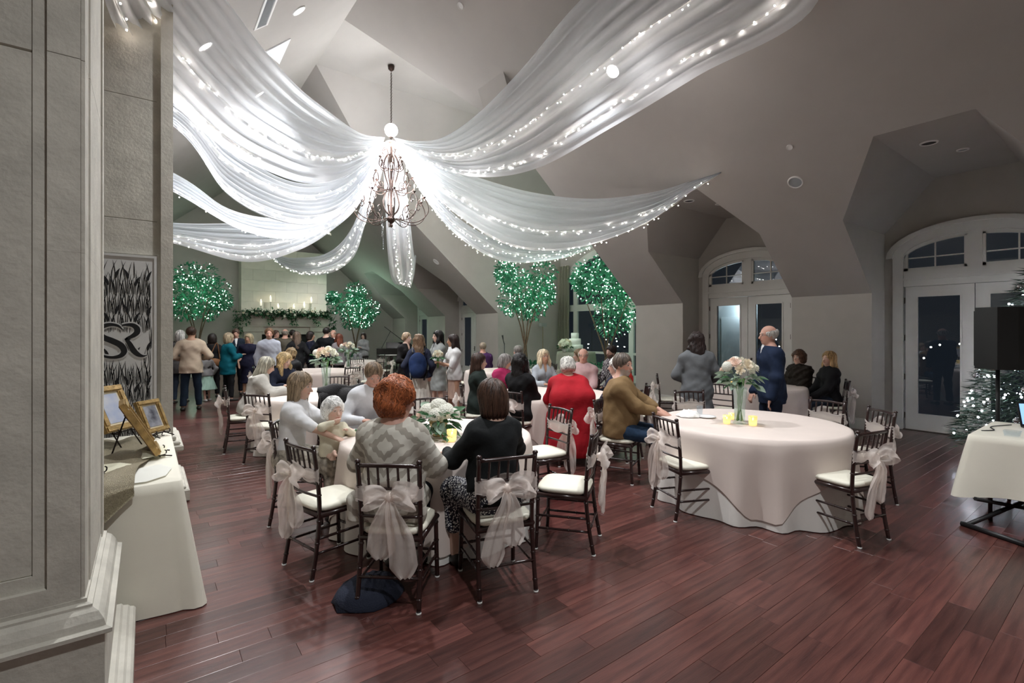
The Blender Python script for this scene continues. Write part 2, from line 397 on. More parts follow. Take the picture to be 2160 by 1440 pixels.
p = on_p1(690, 488)+N1*.012; fitting('can_light', p, N1, .15, True, 'glowing recessed can light on the slope nearest the grand piano', 'ceiling light', EMW); CANL.append(p)
a_ = (1147-1080)/FOC; p = CP+ (FW+a_*RT+(700-378)/FOC*UP)*((T1)/(.8-.6*a_)); 
fitting('can_light', on_p1(920, 552), N1, .12, False, 'small unlit recessed can light on the far slope', 'ceiling light', RIM)
fitting('ceiling_speaker', on_p1(1678, 384), N1, .11, False, 'round flush ceiling speaker with grey grille between the dormers', 'ceiling speaker', GRL)
fitting('sprinkler_plate', on_p1(1666, 310), N1, .045, False, 'small white sprinkler cover plate above the ceiling speaker', 'sprinkler', RIM)
fitting('sprinkler_plate', on_p1(972, 12), N1, .06, False, 'small white sprinkler cover plate high near the ridge', 'sprinkler', RIM)
for c, lb in ((DORM[0], 'unlit recessed light in the dormer beside the christmas tree'), (DORM[1], 'unlit recessed light in the dormer behind the man in the navy suit')):
    fitting('dormer_light', (8.6, c+.12, 4.3), (0, 0, -1), .1, False, lb, 'ceiling light', DRK)
    fitting('dormer_speaker', (9.3, c-.1, 4.3), (0, 0, -1), .07, False, lb.replace('unlit recessed light', 'small dark ceiling fitting'), 'ceiling fitting', GRL)
# air vent: frame and slats on the left slope
t = thing('air_vent', on_p4(566, 12), label='long grey air vent grille in the sloped ceiling', cat='air vent')
t.rotation_euler = (N4.to_track_quat('Z', 'Y').to_matrix().to_4x4() @ Matrix.Rotation(0, 4, 'Z')).to_euler()
va = (on_p4(552, 50)-on_p4(585, -20)); ang = math.atan2(va.x, va.y)
q = Matrix((Vector((math.cos(math.atan(SL)), 0, math.sin(math.atan(SL)))), Vector((0, 1, 0)), N4)).transposed(); t.rotation_euler = q.to_euler()
mb = MB()
for s in (-1, 1): mb.bx(s*.11-.02, s*.11+.02, -.62, .62, 0, .015); mb.bx(-.13, .13, s*.62-.02, s*.62+.02, 0, .015)
mb.build('frame', RIM, t)
for k in range(7): MB().box((-.078+k*.026, 0, .006), (.022, 1.2, .003), M=Matrix.Rotation(.3, 3, 'Y')).build('slat', GRL, t)
# raised white triangle on the left slope, its colour stands in for a bright recess
tri = [on_p4(558, 108)+N4*.02, on_p4(612, 80)+N4*.02, on_p4(588, 134)+N4*.02]
tr = struct('trim_1', MB().prism(tri, -N4*.02), mat('bright_recess_white', (.86, .87, .88), .8))
# boxed end of the ridge beam beside the crossing
mb = MB(); mb.prism([(5.5, 7.2, zp1(5.5)), (5.5, 7.2, zp1(5.5)-.16), (5.36, 7.2, zp1(5.5)-.16), (5.2, 7.2, zp1(5.2))], (0, .84, 0)); struct('trim_2', mb, CEIL)
# ---- left stone pier with its pedestal, and the near column
def step_block(mb, x0, x1, y0, y1, steps):
    for z0, z1, e in steps: mb.chamfer(x0-e, x1+e, y0-e, y1+e, z0, z1, min(.012, (z1-z0)*.3))
pier = thing('wall_pier', (0, 0, 0), kind='structure')
mb = MB(); mb.bx(-1.7, .215, 6.06, 6.8, .6, 5.49); mb.build('shaft', STONE, pier)
mb = MB()
mb.bx(.115, .215, 6.0, 6.06, .6, 5.45); mb.bx(.085, .115, 6.035, 6.06, .6, 5.45); mb.bx(-1.7, -.55, 6.0, 6.06, .6, 5.45)
mb.build('pilaster_edge', STONE, pier)
for z0, z1 in ((2.462, 2.80), (2.803, 4.0), (4.003, 5.42)):
    MB().chamfer(-.55, .085, 6.04, 6.06, z0, z1, .004).build('stone_panel', STONE, pier)
mb = MB(); step_block(mb, -1.7, .22, 6.0, 6.8, [(.14, .50, .03)]); mb.build('pedestal', STONE, pier)
mb = MB(); step_block(mb, -1.7, .22, 6.0, 6.8, [(.50, .56, .08), (.56, .60, .055), (.60, .65, .02)]); mb.build('cap_moulding', STONE, pier)
mb = MB(); step_block(mb, -1.7, .22, 6.0, 6.8, [(0, .12, .13), (.12, .15, .1)]); mb.build('plinth', STONE, pier)
colm = thing('wall_column', (0, 0, 0), kind='structure')
mb = MB(); mb.bx(-2.2, -.215, 2.665, 3.49, .6, 4.0); mb.build('shaft', STONE, colm)
def frame_face(z0, z1):      # raised stone face around the recessed panel (front), and the stiles of the side
    mb = MB(); mb.bx(-.312, -.213, 2.62, 2.67, z0, z1); mb.bx(-.212, -.2, 2.63, 2.78, z0, z1); mb.bx(-.215, -.195, 2.80, 3.47, z0, z1); mb.bx(-.216, -.188, 3.40, 3.50, z0, z1)
    return mb
for z0, z1 in ((.60, 1.32), (1.3205, 2.02), (2.0205, 2.80), (2.803, 3.95)): frame_face(z0, z1).build('stone_face', STONE, colm)
mb = MB(); mb.bx(-2.2, -.312, 2.62, 2.67, .60, .69); mb.bx(-2.2, -.356, 2.645, 2.67, .69, .745); mb.bx(-.356, -.312, 2.645, 2.67, .69, 3.95); mb.build('panel_frame', STONE, colm)
for z0, z1 in ((.745, 2.795), (2.80, 3.95)): MB().chamfer(-2.2, -.358, 2.655, 2.672, z0, z1, .004).build('stone_panel', STONE, colm)
def rail(mb, prof, x1, y0, y1):     # moulding that runs along the front face and the right face
    for (e0, z0), (e1, z1) in zip(prof[:-1], prof[1:]):
        A = [(-2.2, y0-e0, z0), (x1+e0, y0-e0, z0), (x1+e0, y1+e0*.3, z0)]; B = [(-2.2, y0-e1, z1), (x1+e1, y0-e1, z1), (x1+e1, y1+e1*.3, z1)]
        mb.add([A[0], A[1], B[1], B[0]], [(0, 1, 2, 3)], False); mb.add([A[1], A[2], B[2], B[1]], [(0, 1, 2, 3)], False)
        mb.add([A[2], (-2.2, y1+e0*.3, z0), (-2.2, y1+e1*.3, z1), B[2]], [(0, 1, 2, 3)], False)
mb = MB(); rail(mb, [(0, .49), (.085, .49), (.095, .497), (.095, .512), (.075, .52), (.068, .545), (.05, .575), (.03, .59), (.03, .60), (.012, .607), (.012, .622), (0, .625)], -.205, 2.63, 3.5); mb.build('cap_moulding', STONE, colm)
mb = MB(); mb.bx(-2.2, -.135, 2.56, 3.56, .0, .49); mb.build('pedestal', STONE, colm)
mb = MB(); rail(mb, [(.0, 0), (.085, 0), (.085, .10), (.075, .112), (.06, .118), (.05, .13), (.03, .137), (.02, .15), (0, .152)], -.135, 2.56, 3.56); mb.build('plinth', STONE, colm)
# lamps inside the recessed cans, and unseen cans added out of frame to brighten the near area
for x_, y_, lb in ((1.9, 4.9, 'unseen recessed can light high above the hydrangea table'), (4.6, 2.2, 'unseen recessed can light high above the rose vase table'), (.9, -.5, 'unseen recessed can light above the open floor')):
    p = Vector((x_, y_, zp4(x_) if x_ < XR else zp1(x_))); fitting('can_light', p, N4 if x_ < XR else N1, .125, True, lb, 'ceiling light', EMW); CANL.append(p)
CANP = [(260, 112), (260, 112), (260, 112), (30, 90), (200, 112), (430, 100), (330, 78), (260, 125)]
for p, (pw, an) in zip(CANL, CANP): spot_light('can_lamp', (p.x, p.y, p.z-.06), (p.x, p.y, 0), pw, an, .75, (.97, .98, 1), .1)
# ================================================================ DRAPES, LIGHT STRANDS, CHANDELIER
SHEER = mat('sheer_fabric', (.93, .96, 1), .8, alpha=.78, transl=.5, spec=.1)
BULB = mat('fairy_bulb', (1, .93, .86), .4, emit=26, ecol=(1, .9, .8)); WIRE = mat('strand_wire', (.62, .62, .6), .5)
DS = 11.7
def drape(key, label, dE, up, lo, strands, folds=9, amp=.05, bulge=(0, 0), n=10, power=0., spacing=.13):
    A = catmull([Vector(p) for p in up], n); B = catmull([Vector(p) for p in lo], n); M = min(len(A), len(B)); nt = 44
    ph = random.uniform(0, 6)
    def pt(i, t, off=0.):
        a, b = A[i], B[i]; s = a.x*(1-t)+b.x*t
        u = a.y*(1-t)+b.y*t; v = a.z*(1-t)+b.z*t
        bell = math.sin(PI*min(1, max(0, s)))**.7
        d = DS+(dE-DS)*s + bell*(bulge[0]*(1-t)+bulge[1]*t)
        f = amp*(.25+bell)*(math.sin(2*PI*folds*t+ph+1.3*math.sin(3*s))+.45*math.sin(2*PI*folds*2.3*t+2*s))
        d += f + off; v += .45*f*FOC/d*bell
        return px(u, v, d)
    rows = [[pt(i, j/nt) for j in range(nt+1)] for i in range(M)]
    o = tag(MB().grid(rows).build('ceiling_drape', SHEER), label, 'drape', 'sheer drapes swagged from the chandelier')
    for k, (t, i0, i1) in enumerate(strands):
        path = [pt(i, t, -.03) for i in range(int(i0*(M-1)), int(i1*(M-1))+1)]
        L = [0]
        for p, q in zip(path[:-1], path[1:]): L.append(L[-1]+(q-p).length)
        st = thing('light_strand', path[0], label='tiny white bulbs %s the drape %s' % ('along the lower hem of' if t > .8 else 'pinned through the middle of', key), cat='string lights', group='light strands on the drapes')
        MB().tube([p-path[0]+Vector((0, 0, random.uniform(-.02, .0))) for p in path], .0035, 4, caps=False).build('wire', WIRE, st)
        mb = MB(); dist = 0.
        while dist < L[-1]:
            j = max(i for i in range(len(L)) if L[i] <= dist); j = min(j, len(L)-2); f = (dist-L[j])/max(1e-6, L[j+1]-L[j])
            p = path[j].lerp(path[j+1], f)-path[0]+Vector((random.uniform(-.03, .03), random.uniform(-.03, .03), random.uniform(-.075, .02)))
            mb.ball(p, .0095, 5, 3); dist += spacing*random.uniform(.5, 1.5)
        tag(mb.build('bulb', BULB, st), kind='stuff')
        if power:
            for f in (.3, .75):
                p = path[int(f*(len(path)-1))]; point_light('strand_lamp', p+Vector((0, 0, -.5)), power*.7, (1, .96, .93), .35)
W = 'white sheer drape '
drape('over the near right slope', W+'sweeping wide over the room toward the near right slope', 4.88,
      [(0, 830, 290), (.12, 878, 297), (.25, 938, 286), (.4, 1012, 232), (.55, 1105, 135), (.7, 1220, 0), (.85, 1400, -170), (1, 1660, -300)],
      [(0, 838, 300), (.12, 905, 345), (.25, 1010, 371), (.4, 1135, 350), (.55, 1285, 268), (.7, 1470, 158), (.85, 1725, 2), (1, 1700, -270)],
      [(.5, .03, .95), (.84, .03, .95)], folds=11, amp=.05, bulge=(0, -.6), power=5)
drape('pinned beside the dormer', W+'pinned beside the dormer above the man in the brown shirt', 8.12,
      [(0, 838, 296), (.14, 905, 335), (.3, 1000, 372), (.48, 1120, 405), (.64, 1250, 419), (.8, 1380, 405), (.92, 1470, 377), (1, 1521, 361)],
      [(0, 842, 312), (.14, 880, 372), (.3, 960, 452), (.48, 1075, 520), (.64, 1205, 527), (.8, 1350, 478), (.92, 1460, 403), (1, 1522, 364)],
      [(.62, .08, .8), (.97, .03, .99)], folds=9, amp=.05, bulge=(.3, -.3), power=2.5)
drape('reaching into the window alcove', W+'reaching into the alcove with the arched window', 15.0,
      [(0, 840, 305), (.2, 905, 395), (.4, 980, 470), (.6, 1085, 520), (.8, 1190, 528), (1, 1265, 500)],
      [(0, 838, 315), (.2, 893, 412), (.4, 965, 497), (.6, 1060, 550), (.8, 1180, 545), (1, 1267, 515)],
      [(.5, .15, 1), (.95, .1, 1)], folds=6, amp=.04, power=5)
drape('hanging straight behind the chandelier', W+'hanging straight behind the chandelier toward the piano side', 17.2,
      [(0, 806, 300), (.25, 812, 420), (.45, 817, 520), (.62, 824, 578), (.75, 838, 598), (.88, 862, 572), (1, 876, 536)],
      [(0, 842, 300), (.25, 860, 420), (.45, 870, 510), (.62, 875, 560), (.75, 866, 606), (.88, 874, 578), (1, 878, 540)],
      [(.3, .1, .75), (.85, .1, .75)], folds=5, amp=.05)
drape('in front of the chimney', W+'dipping in front of the stone chimney breast', 16.7,
      [(0, 795, 305), (.15, 770, 400), (.3, 742, 480), (.45, 700, 528), (.6, 645, 543), (.8, 565, 528), (1, 430, 425)],
      [(0, 822, 305), (.15, 795, 400), (.3, 771, 470), (.45, 742, 545), (.6, 675, 578), (.8, 590, 556), (1, 440, 430)],
      [(.35, .1, .7), (.85, .1, .9)], folds=6, amp=.06, bulge=(.2, -.2))
drape('swinging lowest to the left', W+'swinging low to the left behind the stone pier', 9.9,
      [(0, 812, 300), (.15, 765, 395), (.3, 690, 458), (.45, 600, 478), (.6, 500, 470), (.8, 360, 468), (1, 130, 440)],
      [(0, 806, 310), (.15, 760, 425), (.3, 700, 483), (.45, 625, 526), (.6, 520, 549), (.8, 380, 515), (1, 140, 450)],
      [(.55, .2, .98), (.9, .2, .98)], folds=7, amp=.05, bulge=(.4, -.2), power=3)
drape('crossing the pier edge', W+'narrow and low, crossing the edge of the pier', 7.5,
      [(0, 806, 300), (.15, 770, 375), (.32, 690, 452), (.5, 590, 462), (.68, 480, 440), (.84, 360, 362), (1, 60, 230)],
      [(0, 806, 310), (.15, 772, 405), (.32, 710, 472), (.5, 620, 505), (.68, 505, 484), (.84, 355, 400), (1, 60, 250)],
      [(.85, .2, .95)], folds=6, amp=.045, bulge=(.3, -.1), power=2)
drape('running broad past the pier', W+'broad and full, running to the left slope past the pier edge', 5.5,
      [(0, 806, 298), (.15, 765, 345), (.32, 690, 385), (.5, 600, 380), (.68, 480, 310), (.84, 345, 190), (1, 0, 60)],
      [(0, 806, 308), (.15, 772, 392), (.32, 705, 462), (.5, 605, 470), (.68, 480, 410), (.84, 350, 255), (1, 0, 90)],
      [(.3, .15, .95), (.85, .2, .95)], folds=10, amp=.05, bulge=(.3, -.2), power=3)
drape('stretched in front of the pier', W+'stretched in front of the pier up to the near left slope', 3.4,
      [(0, 812, 290), (.15, 760, 280), (.32, 700, 240), (.5, 625, 180), (.68, 545, 90), (.84, 430, -60), (1, 190, -330)],
      [(0, 808, 300), (.15, 770, 345), (.32, 690, 385), (.5, 590, 372), (.68, 430, 282), (.84, 235, 40), (1, 175, -310)],
      [(.62, .12, .95), (.9, .55, .85)], folds=9, amp=.05, bulge=(.2, -.2), power=3.5)
# ---- chandelier
CX, CY = 4.70, 11.1
IRON = mat('dark_bronze_iron', (.06, .035, .028), .42, .75, var=.4, scale=30)
CAND = mat('candle_sleeve', (.8, .76, .66), .6); GLOW = mat('chandelier_bulb', (1, .95, .88), .3, emit=60); CRY = glass('crystal', (.95, .97, 1), 1.8, .02)
BALL = mat('globe_glow', (1, 1, 1), .5, emit=7)
ch = thing('chandelier', (CX, CY, 4.2), label='tall three-tiered dark iron chandelier with scrolled arms and crystal strands', cat='chandelier')
MB().lathe([(0, 0), (.03, .02), (.045, .05), (.025, .08), (.02, .1), (.07, .14), (.11, .19), (.1, .23), (.05, .27), (.03, .32), (.03, 2.0), (.06, 2.03), (.07, 2.07), (.03, 2.1), (.01, 2.12)], n=16).build('stem', IRON, ch)
for k in range(8):
    a = 2*PI*k/8; c, s = math.cos(a), math.sin(a); P3 = lambda r, z: (r*c, r*s, z)
    pts = [P3(r, z) for r, z in ((.05, .3), (.16, .42), (.2, .6), (.13, .85), (.08, 1.0), (.14, 1.2), (.19, 1.45), (.15, 1.65), (.08, 1.78), (.13, 1.9), (.2, 1.85), (.22, 1.76), (.18, 1.72))]
    MB().tube(catmull(pts, 4), .012, 6).build('rib', IRON, ch)
def arm(k, n, z, R, rise, ph=0.):
    a = 2*PI*(k+ph)/n; c, s = math.cos(a), math.sin(a); P3 = lambda r, zz: (r*c, r*s, z+zz)
    pts = [P3(r, q) for r, q in ((.05, .0), (.25*R, -.06*R), (.55*R, -.13*R), (.82*R, -.06*R), (R, .14*R), (1.0*R, .33*R), (.9*R, rise), (.78*R, rise-.02), (.74*R, rise-.12), (.8*R, rise-.18), (.85*R, rise-.13))]
    mb = MB(); mb.tube(catmull(pts, 4), .011, 6)
    sc = [P3(r, q) for r, q in ((.5*R, -.12*R), (.45*R, .08*R), (.55*R, .22*R), (.66*R, .15*R), (.6*R, .05*R), (.54*R, .1*R))]; mb.tube(catmull(sc, 4), .008, 5)
    ar = mb.build('arm', IRON, ch); tip = P3(.9*R, rise)
    MB().lathe([(.006, -.01), (.015, .01), (.035, .03), (.038, .045), (.01, .05)], tip, 10).build('candle_cup', IRON, ar)
    MB().lathe([(.012, .05), (.012, .13)], tip, 8).build('candle', CAND, ar)
    MB().lathe([(.004, .13), (.014, .155), (.012, .175), (.002, .205)], tip, 8).build('bulb', GLOW, ar)
    for q in (.35, .6):
        p = Vector(P3(R*q, -.1*R)); M = Matrix.Rotation(a, 3, 'Z') @ Matrix.Rotation(random.uniform(-.6, .6), 3, 'Y')
        mbq = MB(); mbq.add([p+M @ Vector(v) for v in ((0, 0, 0), (.035, .018, .015), (.075, 0, .03), (.035, -.018, .015))], [(0, 1, 2, 3)]); mbq.build('leaf', IRON, ar)
for k in range(10): arm(k, 10, .24, .88, .46)
for k in range(8): arm(k, 8, .92, .55, .28, .5)
for k in range(6): arm(k, 6, 1.42, .30, .2)
for k in range(5):
    a = 2*PI*k/5+2.2; r = .22+.06*(k % 2); ln = (.75, .5, .72, .35, .45)[k]; mb = MB()
    for j in range(int(ln/.035)): mb.ball((r*math.cos(a), r*math.sin(a), .2-j*.035), .011 if j % 5 else .017, 6, 4)
    tag(mb.build('crystal_strand', CRY, ch), kind='stuff')
mb = MB(); zz = 2.12
while zz < 3.72:
    for q in (0, 1):
        M = Matrix.Rotation(PI/2*q, 3, 'Z'); mb.tube([M @ Vector((.016*math.cos(t), 0, .026*math.sin(t)))+Vector((0, 0, zz+.02+q*.036)) for t in [2*PI*i/8 for i in range(9)]], .0055, 4, caps=False)
    zz += .073
tag(mb.build('chain', IRON, ch), kind='stuff')
MB().lathe([(.012, 3.75), (.07, 3.8), (.08, 3.88)], n=14).build('canopy', IRON, ch)
g = thing('globe_lantern', (CX, CY, 6.30), label='round glowing white globe lantern threaded on the chandelier chain', cat='lantern')
MB().ball((0, 0, .24), .155, 20, 12).build('globe', BALL, g); MB().lathe([(.03, .085), (.05, .075), (.05, .06), (.03, .05)], n=12).build('collar', IRON, g)
mb = MB(); mb.tube([(.13*math.cos(2*PI*i/24), .13*math.sin(2*PI*i/24), 0) for i in range(25)], .012, 6, caps=False)
o = mb.build('hanging_ring', mat('ring_metal', (.7, .7, .7), .35, .8)); o.location = (CX, CY, 6.24); tag(o, 'metal ring under the globe that gathers the drapes', 'ring')
point_light('globe_lamp', (CX, CY, 6.12), 160, (.96, .98, 1), .15)
for k in range(4):
    a = PI/4+PI/2*k; point_light('chandelier_lamp', (CX+.62*math.cos(a), CY+.62*math.sin(a), 5.05), 34, (.97, .98, 1), .12)
# ================================================================ CHAIRS
MAHO = mat('chair_mahogany', (.028, .010, .009), .28, var=.4, scale=20, coat=.5)
CUSH = mat('ivory_cushion', (.80, .78, .66), .55, var=.05, scale=6, bump=.1, bscale=200)
ORG = mat('peach_organza', (1, .91, .85), .6, alpha=.6, transl=.3, spec=.3)
ORG2 = mat('peach_organza_knot', (1, .90, .83), .6, alpha=.85, transl=.25, spec=.3)
FOOT = mat('chair_foot', (.75, .75, .73), .5)
def bamboo(pts, r, rings=(), n=8):
    P_ = catmull(pts, 5); rad = [r]*len(P_); mb = MB(); mb.tube(P_, rad, n)
    for f in rings:
        i = min(len(P_)-2, int(f*(len(P_)-1))); d = (P_[i+1]-P_[i]).normalized()
        mb.tube([P_[i]-d*.007, P_[i]-d*.003, P_[i]+d*.003, P_[i]+d*.007], [r, r*1.22, r*1.22, r], n, caps=False)
    return mb
def ribbon(path, widths, sag=.0, folds=2, amp=.012, nt=9, side=(1, 0, 0)):
    P_ = catmull(path, 5); n = len(P_); W_ = np.interp(np.linspace(0, 1, n), np.linspace(0, 1, len(widths)), widths); rows = []; side = Vector(side)
    for i, p in enumerate(P_):
        t = (P_[min(i+1, n-1)]-P_[max(i-1, 0)]).normalized(); s = (side-t*side.dot(t)).normalized(); nn = t.cross(s); r = []
        for j in range(nt):
            q = j/(nt-1)*2-1; r.append(p+s*W_[i]*q+nn*(amp*math.sin(q*PI*folds+i*.35)*min(1, W_[i]/.05)+sag*(1-q*q)))
        rows.append(r)
    return rows
def make_chair(sash, name='chiavari_chair'):
    t = thing(name); sx, fy, by = .195, .19, -.19
    for s in (-1, 1):
        lg = bamboo([(s*.2, fy+.01, 0), (s*.197, fy, .22), (s*.193, fy-.005, .43)], .0155, (.3, .62, .9)).build('leg', MAHO, t)
        MB().lathe([(.017, 0), (.017, .012)], (s*.2, fy+.01, 0), 8).build('foot_cap', FOOT, lg)
        rl = bamboo([(s*.192, by-.06, 0), (s*.19, by-.025, .2), (s*.186, by, .44), (s*.188, by-.012, .66), (s*.192, by-.045, .9)], .0155, (.12, .3, .47, .66, .86))
        rl.ball((s*.192, by-.047, .912), (.02, .02, .014), 8, 5); rl = rl.build('back_post', MAHO, t)
        MB().lathe([(.017, 0), (.017, .012)], (s*.192, by-.06, 0), 8).build('foot_cap', FOOT, rl)
        for z in (.17, .27): bamboo([(s*.196, fy, z), (s*.19, by-.03, z+.005)], .0095, (.33, .66), 6).build('stretcher', MAHO, t)
    for z in (.2,): bamboo([(-sx, fy, z), (sx, fy, z)], .0095, (.33, .66), 6).build('stretcher', MAHO, t)
    bamboo([(-.19, by-.033, .2), (.19, by-.033, .2)], .0095, (.33, .66), 6).build('stretcher', MAHO, t)
    mb = MB()
    for a, b in (((-.2, fy), (.2, fy)), ((.2, fy), (.19, by)), ((.19, by), (-.19, by)), ((-.19, by), (-.2, fy))): mb.tube([(a[0], a[1], .43), (b[0], b[1], .43)], .02, 8)
    mb.bx(-.19, .19, by, fy, .425, .44); mb.build('seat_frame', MAHO, t)
    rows = []                                             # seat cushion
    for sc, z in ((.0, .447), (.93, .447), (1.0, .455), (1.035, .468), (1.02, .482), (.94, .492), (.7, .498), (.3, .5), (.0, .5)):
        r = []
        for j in range(28):
            a = 2*PI*j/28; c, s = math.cos(a), math.sin(a); e = (abs(c)**5+abs(s)**5)**(-.2); r.append((c*e*.2*sc, s*e*.2*sc, z))
        rows.append(r)
    MB().grid(rows, closed=True).build('seat_cushion', CUSH, t)
    yb = lambda z: by-.012-.033*((z-.66)/.24) if z > .66 else by-.012*((z-.44)/.22)
    for z, r in ((.885, .0135), (.745, .0105), (.65, .0095), (.565, .0095)):
        dip = .02 if z > .8 else .014
        bamboo([(-.19, yb(z), z), (0, yb(z)-dip, z+(.006 if z > .8 else 0)), (.19, yb(z), z)], r, (), 7).build('back_rail', MAHO, t)
    for k in range(5):
        x = -.125+k*.0625; q = -.02*(1-(x/.19)**2); bamboo([(x, yb(.745)+q*.7, .745), (x, yb(.885)+q, .888)], .0078, (.5,), 6).build('spindle', MAHO, t)
    if sash:
        if name == 'chiavari_chair_side': pass
        m = 1 if sash in ('a', 'c') else -1
        rows = []
        for i in range(41):                                   # band wrapped round both posts
            a = 2*PI*i/40; x = .215*math.cos(a); yy = -.215+.034*math.sin(a); e = abs(math.sin(a)); h = .052+.012*math.sin(5*a)-.03*(e**3 if math.sin(a) < 0 else 0)
            rows.append([(x, yy-.004*math.sin(3*j+a*4), .715+h*(j/4-1)) for j in range(9)])
        b = MB().grid(rows).build('sash', ORG, t)
        kx, kz = m*.02, .705
        MB().ball((kx, -.272, kz), (.03, .026, .034), 12, 8, noise=.08).build('knot', ORG2, b)
        for s, up, out, w_ in ((1, .03, .135, .062), (-1, .01, .12, .055)):     # two loops of the bow
            o_ = out*(1 if sash != 'c' else .8)
            path = [(kx, -.275, kz), (kx+s*.05, -.315, kz+.035+up), (kx+s*o_, -.325, kz+.02+up), (kx+s*(o_+.015), -.305, kz-.03+up*.5), (kx+s*.07, -.29, kz-.02), (kx, -.28, kz-.005)]
            MB().grid(ribbon(path, [.012, w_*.7, w_, w_*.9, w_*.6, .012], folds=1.5, side=(0, .25, 1))).build('bow_loop', ORG, b)
        for s, ln, sp in ((m, .48, .09), (-m, .37, .05)):
            path = [(kx, -.28, kz), (kx+s*.025, -.305, kz-.08), (kx+s*sp*.8, -.295, kz-ln*.5), (kx+s*sp, -.285, kz-ln*.85), (kx+s*sp*1.05, -.28, kz-ln)]
            MB().grid(ribbon(path, [.014, .04, .075, .085, .03], folds=2.2, amp=.016, nt=13, side=(1, .2, 0))).build('tail', ORG, b)
    return t
PROTO = {}
def put_chair(rx, ry, fx, fy, label, sash='a', group=None):
    L = math.hypot(fx, fy); fx, fy = fx/L, fy/L
    if sash not in PROTO: PROTO[sash] = c = make_chair(sash)
    else: c = copy_tree(PROTO[sash])
    c.location = (rx+.2*fx, ry+.2*fy, 0); c.rotation_euler = (0, 0, face(fx, fy)); tag(c, label, 'chair', group); return c
# ================================================================ ROUND TABLES
LINW = mat('white_linen', (.80, .78, .74), .8, var=.04, scale=4, bump=.05, bscale=500)
LINB = mat('blush_linen', (.74, .645, .59), .75, var=.05, scale=4, bump=.05, bscale=500)
TWD = mat('table_plywood', (.3, .2, .12), .6, var=.2, scale=10)
def cloth(R, hem, folds, amp, z0=.765, seed=0, nt=128, nr=14):
    rnd = random.Random(seed); ph = [rnd.uniform(0, 6.28) for _ in range(4)]; rows = [[(0, 0, z0)]*nt]
    for q in (.35, .7, .9, .97): rows.append([(R*q*math.cos(2*PI*j/nt), R*q*math.sin(2*PI*j/nt), z0) for j in range(nt)])
    for i in range(nr+1):
        f = i/nr; r_ = []
        for j in range(nt):
            a = 2*PI*j/nt; H = hem(a); w_ = math.sin(folds*a+ph[0])+.5*math.sin((folds*1.0+5)*a+ph[1])+.3*math.sin(3*a+ph[2])
            gd = min(1, H*f/.758); dr = amp*w_*gd**1.2 + .015*min(1, f*8) + .04*gd
            z = z0-.006-(H-.006)*f; r_.append(((R+dr)*math.cos(a), (R+dr)*math.sin(a), max(z, .004)))
        rows.append(r_)
    return MB().grid(rows, closed=True)
def square_hem(S, R, rot, lo=.12, hi=.70): 
    def f(a):
        a = a-rot; L = S/max(abs(math.cos(a)), abs(math.sin(a)))-R; return min(hi, max(lo, L))
    return f
def round_table(x, y, label, R=.87, rot=0., overlay=True, group='round banquet tables', seed=0):
    t = thing('round_table', (x, y, 0), 0, 'round banquet table '+label, 'table', group)
    MB().lathe([(0, .735), (R, .735), (R, .76), (0, .76)], n=40).build('table_top', TWD, t)
    for k in range(4):
        a = PI/4+PI/2*k; MB().tube([(.5*math.cos(a), .5*math.sin(a), 0), (.5*math.cos(a), .5*math.sin(a), .735)], .016, 8).build('leg', MAHO, t)
    o = cloth(R+.004, lambda a: .758, 15, .035, .764, seed).build('tablecloth', LINW); o.location = (x, y, 0); tag(o, 'floor-length white cloth on the table '+label, 'tablecloth', 'floor-length tablecloths')
    if overlay:
        o = cloth(R+.02, square_hem(1.24, R, rot), 15, .035, .770, seed).build('table_overlay', LINB); o.location = (x, y, 0); tag(o, 'square blush overlay cloth on the table '+label, 'tablecloth', 'blush overlay cloths')
    return t
TT = {1: (2.12, 3.95), 2: (5.0, 2.57), 3: (2.12, 7.65), 4: (3.3, 12.3), 5: (4.95, 5.6), 6: (8.45, 4.35), 8: (5.2, 15.8), 9: (6.9, 9.6)}
round_table(*TT[1], 'holding the low hydrangea centrepiece', R=.82, rot=.35, seed=1)
round_table(*TT[2], 'with the man in the brown shirt', rot=-.19, seed=2)
round_table(*TT[3], 'where the girl in the grey hooded sweater sits', rot=.2, seed=3)
round_table(*TT[4], 'behind the curly-haired woman in black', rot=.5, seed=4)
round_table(*TT[5], 'where the person in the red coat sits', rot=.1, seed=5)
round_table(*TT[6], 'by the french doors behind the navy suit', rot=.4, seed=6)
round_table(*TT[8], 'near the grand piano', rot=.3, seed=7)
round_table(*TT[9], 'beside the man in the purple shirt', rot=.6, seed=8)
def at_table(k, ang, r=1.42):
    x, y = TT[k]; return x+r*math.cos(ang), y+r*math.sin(ang), -math.cos(ang), -math.sin(ang)
C1 = put_chair(1.20, 2.85, .66, .75, 'dark chiavari chair holding the red-haired woman in the patterned cardigan', 'a')
C2 = put_chair(1.87, 2.56, .28, .96, 'dark chiavari chair holding the brown-haired woman in the black top', 'b')
C3 = put_chair(.90, 3.67, .97, .25, 'empty dark chiavari chair between the red-haired woman and the mother with the baby', 'b')
C4 = put_chair(1.0, 4.80, .85, -.55, 'dark chiavari chair under the mother holding the baby', 'a')
C5 = put_chair(1.87, 5.5, .15, -.99, 'dark chiavari chair under the man in the white shirt', 'b')
C6 = put_chair(2.84, 2.74, -.59, .81, 'empty dark chiavari chair right beside the woman in the black top', 'a')
C7 = put_chair(3.45, 3.8, -1, .1, 'empty dark chiavari chair by the hydrangea table, backed toward the red coat', 'b')
C8 = put_chair(2.75, 5.3, -.4, -.9, 'empty dark chiavari chair directly behind the hydrangea centrepiece', 'a')
E1 = put_chair(4.30, 3.97, .46, -.89, 'dark chiavari chair under the man in the brown shirt', 'a')
E2 = put_chair(3.9, 2.77, .93, -.37, 'empty dark chiavari chair next to the man in the brown shirt', 'b')
